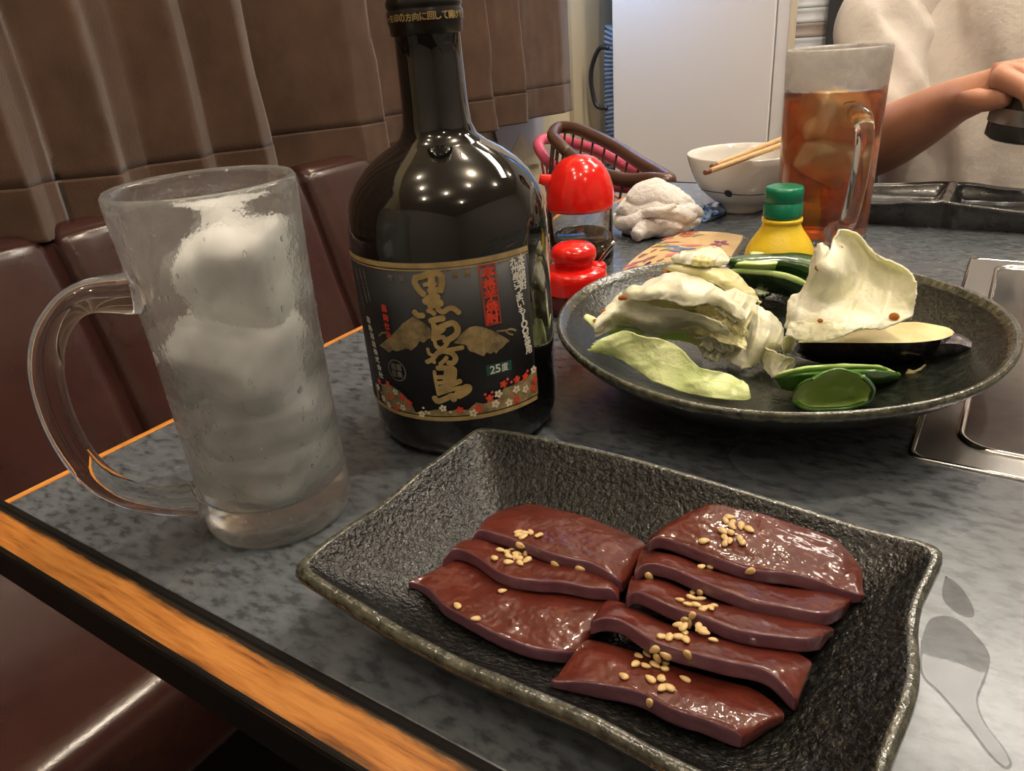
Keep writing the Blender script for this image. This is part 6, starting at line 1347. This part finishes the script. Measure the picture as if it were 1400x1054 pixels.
shell([[(0.2203,0.3317,0.03),(0.2283,0.3328,0.025),(0.2374,0.3354,0.022),(0.2479,0.3353,0.0205),(0.2592,0.3342,0.02)], [(0.2229,0.3186,0.036),(0.2321,0.3215,0.033),(0.2413,0.3255,0.031),(0.2507,0.3253,0.029),(0.2617,0.3246,0.027)], [(0.2244,0.312,0.039),(0.2343,0.3159,0.038),(0.243,0.3194,0.037),(0.2512,0.3216,0.0355),(0.2631,0.3199,0.033)]], .0020, 'skin_side', gp, M_gpd, M_gpd, seed=11)
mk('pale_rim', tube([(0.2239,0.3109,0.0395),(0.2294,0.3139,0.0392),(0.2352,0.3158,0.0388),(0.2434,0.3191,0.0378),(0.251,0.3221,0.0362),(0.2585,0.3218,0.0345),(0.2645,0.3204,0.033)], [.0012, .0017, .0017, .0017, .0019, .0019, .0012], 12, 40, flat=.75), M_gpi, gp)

# ================================================================== spilt water on the table
M_pud = mat('spilt_water', (.035, .035, .036), .015, IOR=1.33, spec=.6, Alpha=.30); bump(M_pud, 60, .04, .0005)
def puddle(loop, h, label):
    P = cr(loop+loop[:1], 120)[:-1][:, :2]; V = []; n = len(P)
    if sum(P[i][0]*P[(i+1) % n][1]-P[(i+1) % n][0]*P[i][1] for i in range(n)) < 0: P = P[::-1]
    T = np.roll(P, -2, 0)-np.roll(P, 2, 0); T /= np.linalg.norm(T, axis=1)[:, None]+1e-9; N = np.stack([-T[:, 1], T[:, 0]], 1)
    for s, z in ((0, .00008), (.0003, h*.35), (.0006, h*.5)): V += [(p[0]+q[0]*s, p[1]+q[1]*s, z) for p, q in zip(P, N)]
    F = [(k*n+i, k*n+(i+1) % n, (k+1)*n+(i+1) % n, (k+1)*n+i) for k in range(2) for i in range(n)]
    F.append(tuple(2*n+i for i in range(n)))
    o = mk('water_puddle', (V, F), M_pud, None, False); o['kind'] = 'stuff'; tag(o, label, 'water'); return o
puddle([(0.3534,0.0994,0),(0.3548,0.1105,0),(0.3607,0.1144,0),(0.3673,0.1091,0),(0.371,0.102,0),(0.3706,0.0921,0),(0.3694,0.084,0),(0.3702,0.079,0),(0.3726,0.0741,0),(0.3761,0.0696,0),(0.3779,0.0654,0),(0.3765,0.063,0),(0.373,0.0654,0),(0.369,0.0705,0),(0.365,0.0752,0),(0.3603,0.0803,0),(0.355,0.0858,0)], .0007, 'spilt water trailing toward the near table edge right of the rectangular plate')
puddle([(0.3564,0.1342,0),(0.3609,0.131,0),(0.3647,0.1238,0),(0.3659,0.1179,0),(0.3629,0.1163,0),(0.3587,0.1191,0),(0.3565,0.1239,0)], .0005, 'small water ring beside the right corner of the rectangular plate')
# ================================================================== person across the table
M_skin = mat('skin', (.50, .235, .145), .5, Subsurface_Weight=.12); bs(M_skin).inputs['Subsurface Radius'].default_value = (.012, .004, .002); noise_col(M_skin, [(.3, (.44, .195, .115)), (.7, (.54, .26, .165))], 22, 4); bump(M_skin, 220, .15, .0008)
M_shirt = mat('white_cotton', (.70, .655, .615), .85, spec=.2, Sheen_Weight=.2); noise_col(M_shirt, [(.3, (.67, .625, .585)), (.7, (.73, .685, .645))], 30); bump(M_shirt, 55, .35, .004, 3); bump(M_shirt, 900, .2, .0006)
M_trs = mat('navy_trousers', (.02, .025, .04), .8); bump(M_trs, 300, .2)
M_hair = mat('black_hair', (.010, .008, .007), .65, spec=.2); bump(M_hair, 300, .4)
M_eye = mat('eye_white', (.7, .68, .65), .2); bump(M_eye, 100, .01)
M_iris = mat('dark_iris', (.02, .012, .008), .15); bump(M_iris, 100, .01)
PXc, PYc = .385, .97
per = thing('person', 'person in a white T-shirt seated across the table, forearm raised holding a dark cup', 'person', (PXc, PYc, FL))
W_ = Vector([(0.3006,0.7,0.0919)][0]); E_ = Vector([(0.1927,0.86,0.0136)][0])
H_ = Vector([(0.3239,0.672,0.1058)][0]); K_ = Vector([(0.3382,0.66,0.113)][0])
J = {}
VS = []; ED = []; RD = []
def jn(name, p, r, par=None):
    J[name] = len(VS); VS.append(tuple(p)); RD.append(r if isinstance(r, tuple) else (r, r))
    if par is not None: ED.append((J[par], J[name]))
jn('pelvis', (PXc, PYc+.04, -.26), (.135, .10))
jn('belly', (PXc, PYc+.03, -.12), (.13, .095), 'pelvis'); jn('chest', (PXc, PYc+.02, .05), (.125, .080), 'belly'); jn('upper', (PXc, PYc+.02, .15), (.105, .068), 'chest')
jn('neck', (PXc, PYc+.015, .245), .042, 'upper'); jn('neck2', (PXc, PYc+.005, .285), .040, 'neck')
jn('jaw', (PXc, PYc-.012, .325), (.058, .066), 'neck2'); jn('head', (PXc, PYc-.004, .385), (.068, .082), 'jaw'); jn('crown', (PXc, PYc, .435), (.052, .062), 'head')
jn('rsh', (PXc-.13, PYc+.01, .175), .044, 'upper'); jn('rup', (PXc-.175, PYc-.045, .09), .038, 'rsh'); jn('relb', tuple(E_), (.037, .037), 'rup')
jn('rfa', tuple(E_*.72+W_*.28), (.0385, .036), 'relb'); jn('rfb', tuple(E_*.35+W_*.65), (.031, .029), 'rfa'); jn('rwr', tuple(W_), (.0215, .0190), 'rfb')
jn('lsh', (PXc+.13, PYc+.01, .175), .044, 'upper'); jn('lup', (PXc+.20, PYc-.02, .09), .038, 'lsh'); jn('lelb', (PXc+.255, PYc-.06, .005), .036, 'lup'); jn('lfa', (PXc+.265, PYc-.16, .040), .033, 'lelb'); jn('lwr', (PXc+.245, PYc-.265, .045), .0205, 'lfa')
for s, n_ in ((-1, 'r'), (1, 'l')):
    jn(n_+'hip', (PXc+s*.085, PYc, -.29), .075, 'pelvis'); jn(n_+'thigh', (PXc+s*.10, PYc-.18, -.285), .068, n_+'hip'); jn(n_+'knee', (PXc+s*.11, PYc-.345, -.29), .053, n_+'thigh')
    jn(n_+'calf', (PXc+s*.11, PYc-.33, -.42), .046, n_+'knee'); jn(n_+'ankle', (PXc+s*.115, PYc-.31, -.635), .032, n_+'calf'); jn(n_+'toe', (PXc+s*.125, PYc-.44, -.672), .026, n_+'ankle')
# hands: palm, four fingers and a thumb, curled round what they hold
cupc = Vector([(0.3473,0.66,0.0806)][0])
def hand(n_, wr, palmdir, up, side):
    """palmdir: wrist -> knuckles, up: back of the hand, side: towards the thumb"""
    pd = Vector(palmdir).normalized(); up = Vector(up); up = (up-pd*up.dot(pd)).normalized(); sd_ = Vector(side); sd_ = (sd_-pd*sd_.dot(pd)-up*sd_.dot(up)).normalized()
    w = Vector(wr)
    jn(n_+'palm', tuple(w+pd*.034), (.026, .017), n_+'wr')
    for k, (o_, ln) in enumerate(((.021, .90), (.007, 1.0), (-.007, .95), (-.0195, .78))):
        kn = w+pd*.066+sd_*o_
        jn(f'{n_}k{k}', tuple(kn), .0095, n_+'palm')
        a = kn+(pd*.72-up*.62)*.034*ln; b = a+(pd*.02-up*.95)*.022*ln; c = b+(-pd*.55-up*.62)*.018*ln
        jn(f'{n_}a{k}', tuple(a), .0086, f'{n_}k{k}'); jn(f'{n_}b{k}', tuple(b), .0078, f'{n_}a{k}'); jn(f'{n_}c{k}', tuple(c), .0064, f'{n_}b{k}')
    t0 = w+pd*.030+sd_*.020-up*.006; t1 = t0+(pd*.85+sd_*.30-up*.25).normalized()*.024; t2 = t1+(pd*.9-sd_*.35-up*.2).normalized()*.020
    jn(n_+'t0', tuple(t0), .0115, n_+'palm'); jn(n_+'t1', tuple(t1), .0092, n_+'t0'); jn(n_+'t2', tuple(t2), .0076, n_+'t1')
hand('r', W_, (K_-W_), (0.1, -.35, 1), (-.3, -1, -.3))
hand('l', VS[J['lwr']], (-.25, -.95, -.05), (0, 0, 1), (-1, .25, 0))
me = bpy.data.meshes.new('body'); me.from_pydata(VS, ED, []); o = link('body', me, per)
bpy.context.view_layer.objects.active = o
mod = o.modifiers.new('skin', 'SKIN'); mod.use_smooth_shade = True; mod.branch_smoothing = .35
if not me.skin_vertices:
    o.select_set(True); 
    try: bpy.ops.object.modifier_add(type='SKIN'); o.modifiers.remove(o.modifiers[-1])
    except Exception: pass
for sv, r_ in zip(me.skin_vertices[0].data, RD): sv.radius = r_
for sv in me.skin_vertices[0].data: sv.use_root = False
me.skin_vertices[0].data[0].use_root = True
sub(o, 2); me.materials.append(M_skin)
# face
fc = Vector((PXc, PYc-.004, .372))
for s in (-1, 1):
    e_ = mk('eye', lathe([(0, -.0058), (.0070, -.0042), (.0095, 0), (.0070, .0042), (0, .0058)], (fc.x+s*.026, fc.y-.0610, fc.z+.006), 16), M_eye, per)
    mk('iris', lathe([(0, -.004), (.003, -.003), (.004, 0), (.003, .003), (0, .004)], (fc.x+s*.026, fc.y-.0685, fc.z+.006), 12), M_iris, e_)
    mk('eyebrow', tube([(fc.x+s*.012, fc.y-.080, fc.z+.025), (fc.x+s*.028, fc.y-.080, fc.z+.030), (fc.x+s*.045, fc.y-.070, fc.z+.024)], [.0025, .0035, .002], 8, 10), M_hair, per)
    mk('ear', tube([(fc.x+s*.070, fc.y+.005, fc.z+.018), (fc.x+s*.080, fc.y+.010, fc.z+.006), (fc.x+s*.076, fc.y+.006, fc.z-.012), (fc.x+s*.068, fc.y+.002, fc.z-.022)], [.006, .010, .008, .005], 10, 14, flat=.6), M_skin, per)
mk('nose', tube([(fc.x, fc.y-.076, fc.z+.010), (fc.x, fc.y-.086, fc.z-.010), (fc.x, fc.y-.092, fc.z-.022), (fc.x, fc.y-.078, fc.z-.028)], [.006, .009, .012, .006], 12, 14), M_skin, per)
M_lip = mat('lips', (.40, .12, .09), .4); bump(M_lip, 200, .1)
mk('mouth', tube([(fc.x-.022, fc.y-.068, fc.z-.048), (fc.x, fc.y-.078, fc.z-.047), (fc.x+.022, fc.y-.068, fc.z-.048)], [.002, .006, .002], 10, 14, flat=.8), M_lip, per)
bm = bmesh.new(); bmesh.ops.create_icosphere(bm, subdivisions=4, radius=1)
for v in list(bm.verts):
    if v.co.z < -.15 and v.co.y < .2 or v.co.z < -.6 or (v.co.y < -.5 and v.co.z < .38): bm.verts.remove(v)
for v in bm.verts:
    k = 1+.04*noise.noise(v.co*6)
    v.co = Vector((PXc+v.co.x*.080*k, PYc+.004+v.co.y*.096*k, .392+v.co.z*.088*k))
me = bpy.data.meshes.new('hair'); bm.to_mesh(me); bm.free(); me.materials.append(M_hair); me.polygons.foreach_set('use_smooth', [True]*len(me.polygons)); link('hair', me, per)
# T-shirt: torso and two loose sleeves, folded cloth
def ell(cx, cy, z, a, b, n=72):
    out = []
    for i in range(n):
        t = 2*pi*i/n; c, s = cos(t), sin(t); d = (abs(c)**2.5+abs(s)**2.5)**(-1/2.5)
        out.append((cx+a*c*d, cy+b*s*d, z))
    return out
RG = [(-.335, .175, .125), (-.28, .180, .128), (-.20, .178, .124), (-.10, .180, .120), (-.03, .182, .118), (.04, .186, .117), (.10, .188, .114), (.15, .182, .108), (.19, .164, .098), (.215, .130, .084), (.235, .095, .070), (.250, .068, .060), (.256, .060, .055), (.250, .056, .052)]
prof = cr([(a, b, z) for z, a, b in RG], 70)
loops = []
for a, b, z in prof:
    l = ell(PXc, PYc+.02-.012*max(0, (z+.1)), z, a, b, 110)
    l2 = []
    for (x, y, zz) in l:
        n_a = 1-abs(noise.noise(Vector((x*17+zz*2.5, 3.3, zz*1.6))))*3; n_b = 1-abs(noise.noise(Vector((x*30-zz*6, 8.1, zz*3))))*3
        fold = .0075*max(0, n_a)**1.5+.0045*max(0, n_b)**1.5+.0018*noise.noise(Vector((x*60, y*30, zz*30)))-.004
        # drag folds from the raised arm's shoulder
        fold += .005*sin((x-PXc)*70+zz*45)*math.exp(-((x-PXc+.12)/.07)**2-((zz-.10)/.12)**2)
        d = Vector((x-PXc, y-PYc-.02, 0)); d = d.normalized() if d.length > 1e-6 else d
        f_ = fold*(1 if z < .2 else .3)
        l2.append((x+d.x*f_, y+d.y*f_, zz))
    loops.append(l2)
sh = mk('shirt', ringloft(loops, False), M_shirt, per); sub(sh, 1)
m_ = sh.modifiers.new('sol', 'SOLIDIFY'); m_.thickness = .0025; m_.offset = 1
SLV = [(0.2041,0.965,0.1905),(0.194,0.935,0.1503),(0.2005,0.905,0.1016),(0.2077,0.88,0.0408)]
for nm, pts, rad in (('sleeve', [(PXc-.075, PYc+.02, .178), (PXc-.150, PYc+.0, .160), tuple(SLV[1]), tuple(SLV[2]), tuple(SLV[3])], [.040, .056, .053, .051, .053]), ('sleeve', [(PXc+.075, PYc+.02, .178), (PXc+.15, PYc+.005, .160), (PXc+.185, PYc-.01, .11), (PXc+.225, PYc-.035, .06)], [.040, .056, .052, .052])):
    v, f = tube(pts, rad, 48, 46, caps=False)
    v = [tuple(Vector(p)+Vector((1, -.6, .3))*(.003*noise.noise(Vector((p[0]*40, p[1]*40, p[2]*30)))+.008*max(0, 1-3*abs(noise.noise(Vector((p[0]*16+p[2]*14, p[1]*10, p[2]*5)))))**1.5-.003)) for p in v]
    o = mk(nm, (v, f), M_shirt, per); sub(o, 1); m_ = o.modifiers.new('sol', 'SOLIDIFY'); m_.thickness = .0022; m_.offset = 1
for s in (-1, 1):
    mk('trouser_leg', tube([(PXc+s*.06, PYc+.02, -.29), (PXc+s*.10, PYc-.18, -.285), (PXc+s*.11, PYc-.335, -.295), (PXc+s*.112, PYc-.325, -.42), (PXc+s*.115, PYc-.31, -.62)], [.10, .082, .068, .062, .056], 20, 40), M_trs, per)
    o = mk('shoe', tube([(PXc+s*.115, PYc-.27, -.668), (PXc+s*.117, PYc-.33, -.662), (PXc+s*.122, PYc-.42, -.67), (PXc+s*.126, PYc-.475, -.678)], [.030, .040, .036, .020], 16, 24, flat=1.1), M_blk, per)
# what the hand holds: a small dark cup, tipped
M_cup = mat('dark_grey_cup', (.05, .048, .046), .25, .3); noise_col(M_cup, [(.3, (.04, .038, .036)), (.7, (.09, .085, .08))], 40); bump(M_cup, 90, .1)
cu_ = thing('small_cup', 'small dark grey cup held in the seated person\'s hand', 'cup', tuple(cupc))
v, f = lathe([(0, -.020), (.018, -.020), (.0225, -.017), (.0235, .018), (.0225, .019), (.0215, .017), (.0205, -.015), (0, -.016)], (0, 0, 0), 40)
R_ = Matrix.Rotation(radians(8), 3, 'Y')
mk('cup_body', ([tuple(cupc+R_ @ Vector(p)) for p in v], f), M_cup, cu_)
mk('rim_band', ([tuple(cupc+R_ @ Vector(p)) for p in lathe([(.0238, -.006), (.0240, -.004), (.0240, .004), (.0238, .006)], (0, 0, 0), 40)[0]], lathe([(.0238, -.006), (.0240, -.004), (.0240, .004), (.0238, .006)], (0, 0, 0), 40)[1]), M_steel, cu_)
# stool under the person
st = thing('stool', 'round dark stool under the seated person', 'stool', (PXc, PYc+.05, FL))
mk('seat', lathe(rnd([(0, -.372), (.17, -.372), (.19, -.380), (.19, -.41), (.17, -.42)])+[(0, -.42)], (PXc, PYc+.05, 0), 48), M_vin, st)
for k in range(4):
    a = pi/4+k*pi/2
    mk('leg', tube([(PXc+.13*cos(a), PYc+.05+.13*sin(a), -.415), (PXc+.16*cos(a), PYc+.05+.16*sin(a), FL)], .014, 12), M_blk, st)
# unseen screen added as a source for the blue tint on cabinet and hose
sn = thing('added_blue_screen', 'small blue-lit screen added out of view on the left wall beyond the curtain', 'screen', (-.67, 1.62, .55))
M_scr = mat('added_screen_blue', (.05, .1, .3), .2); bs(M_scr).inputs['Emission Color'].default_value = (.2, .45, 1, 1); bs(M_scr).inputs['Emission Strength'].default_value = 1.5; noise_col(M_scr, [(.3, (.04, .08, .25)), (.7, (.08, .15, .4))], 6)
bevel(mk('frame', box(-.68, -.645, 1.60, 2.02, .42, .68), M_bkp, sn, False), .004)
mk('screen_face', box(-.645, -.642, 1.615, 2.005, .435, .665), M_scr, sn, False)
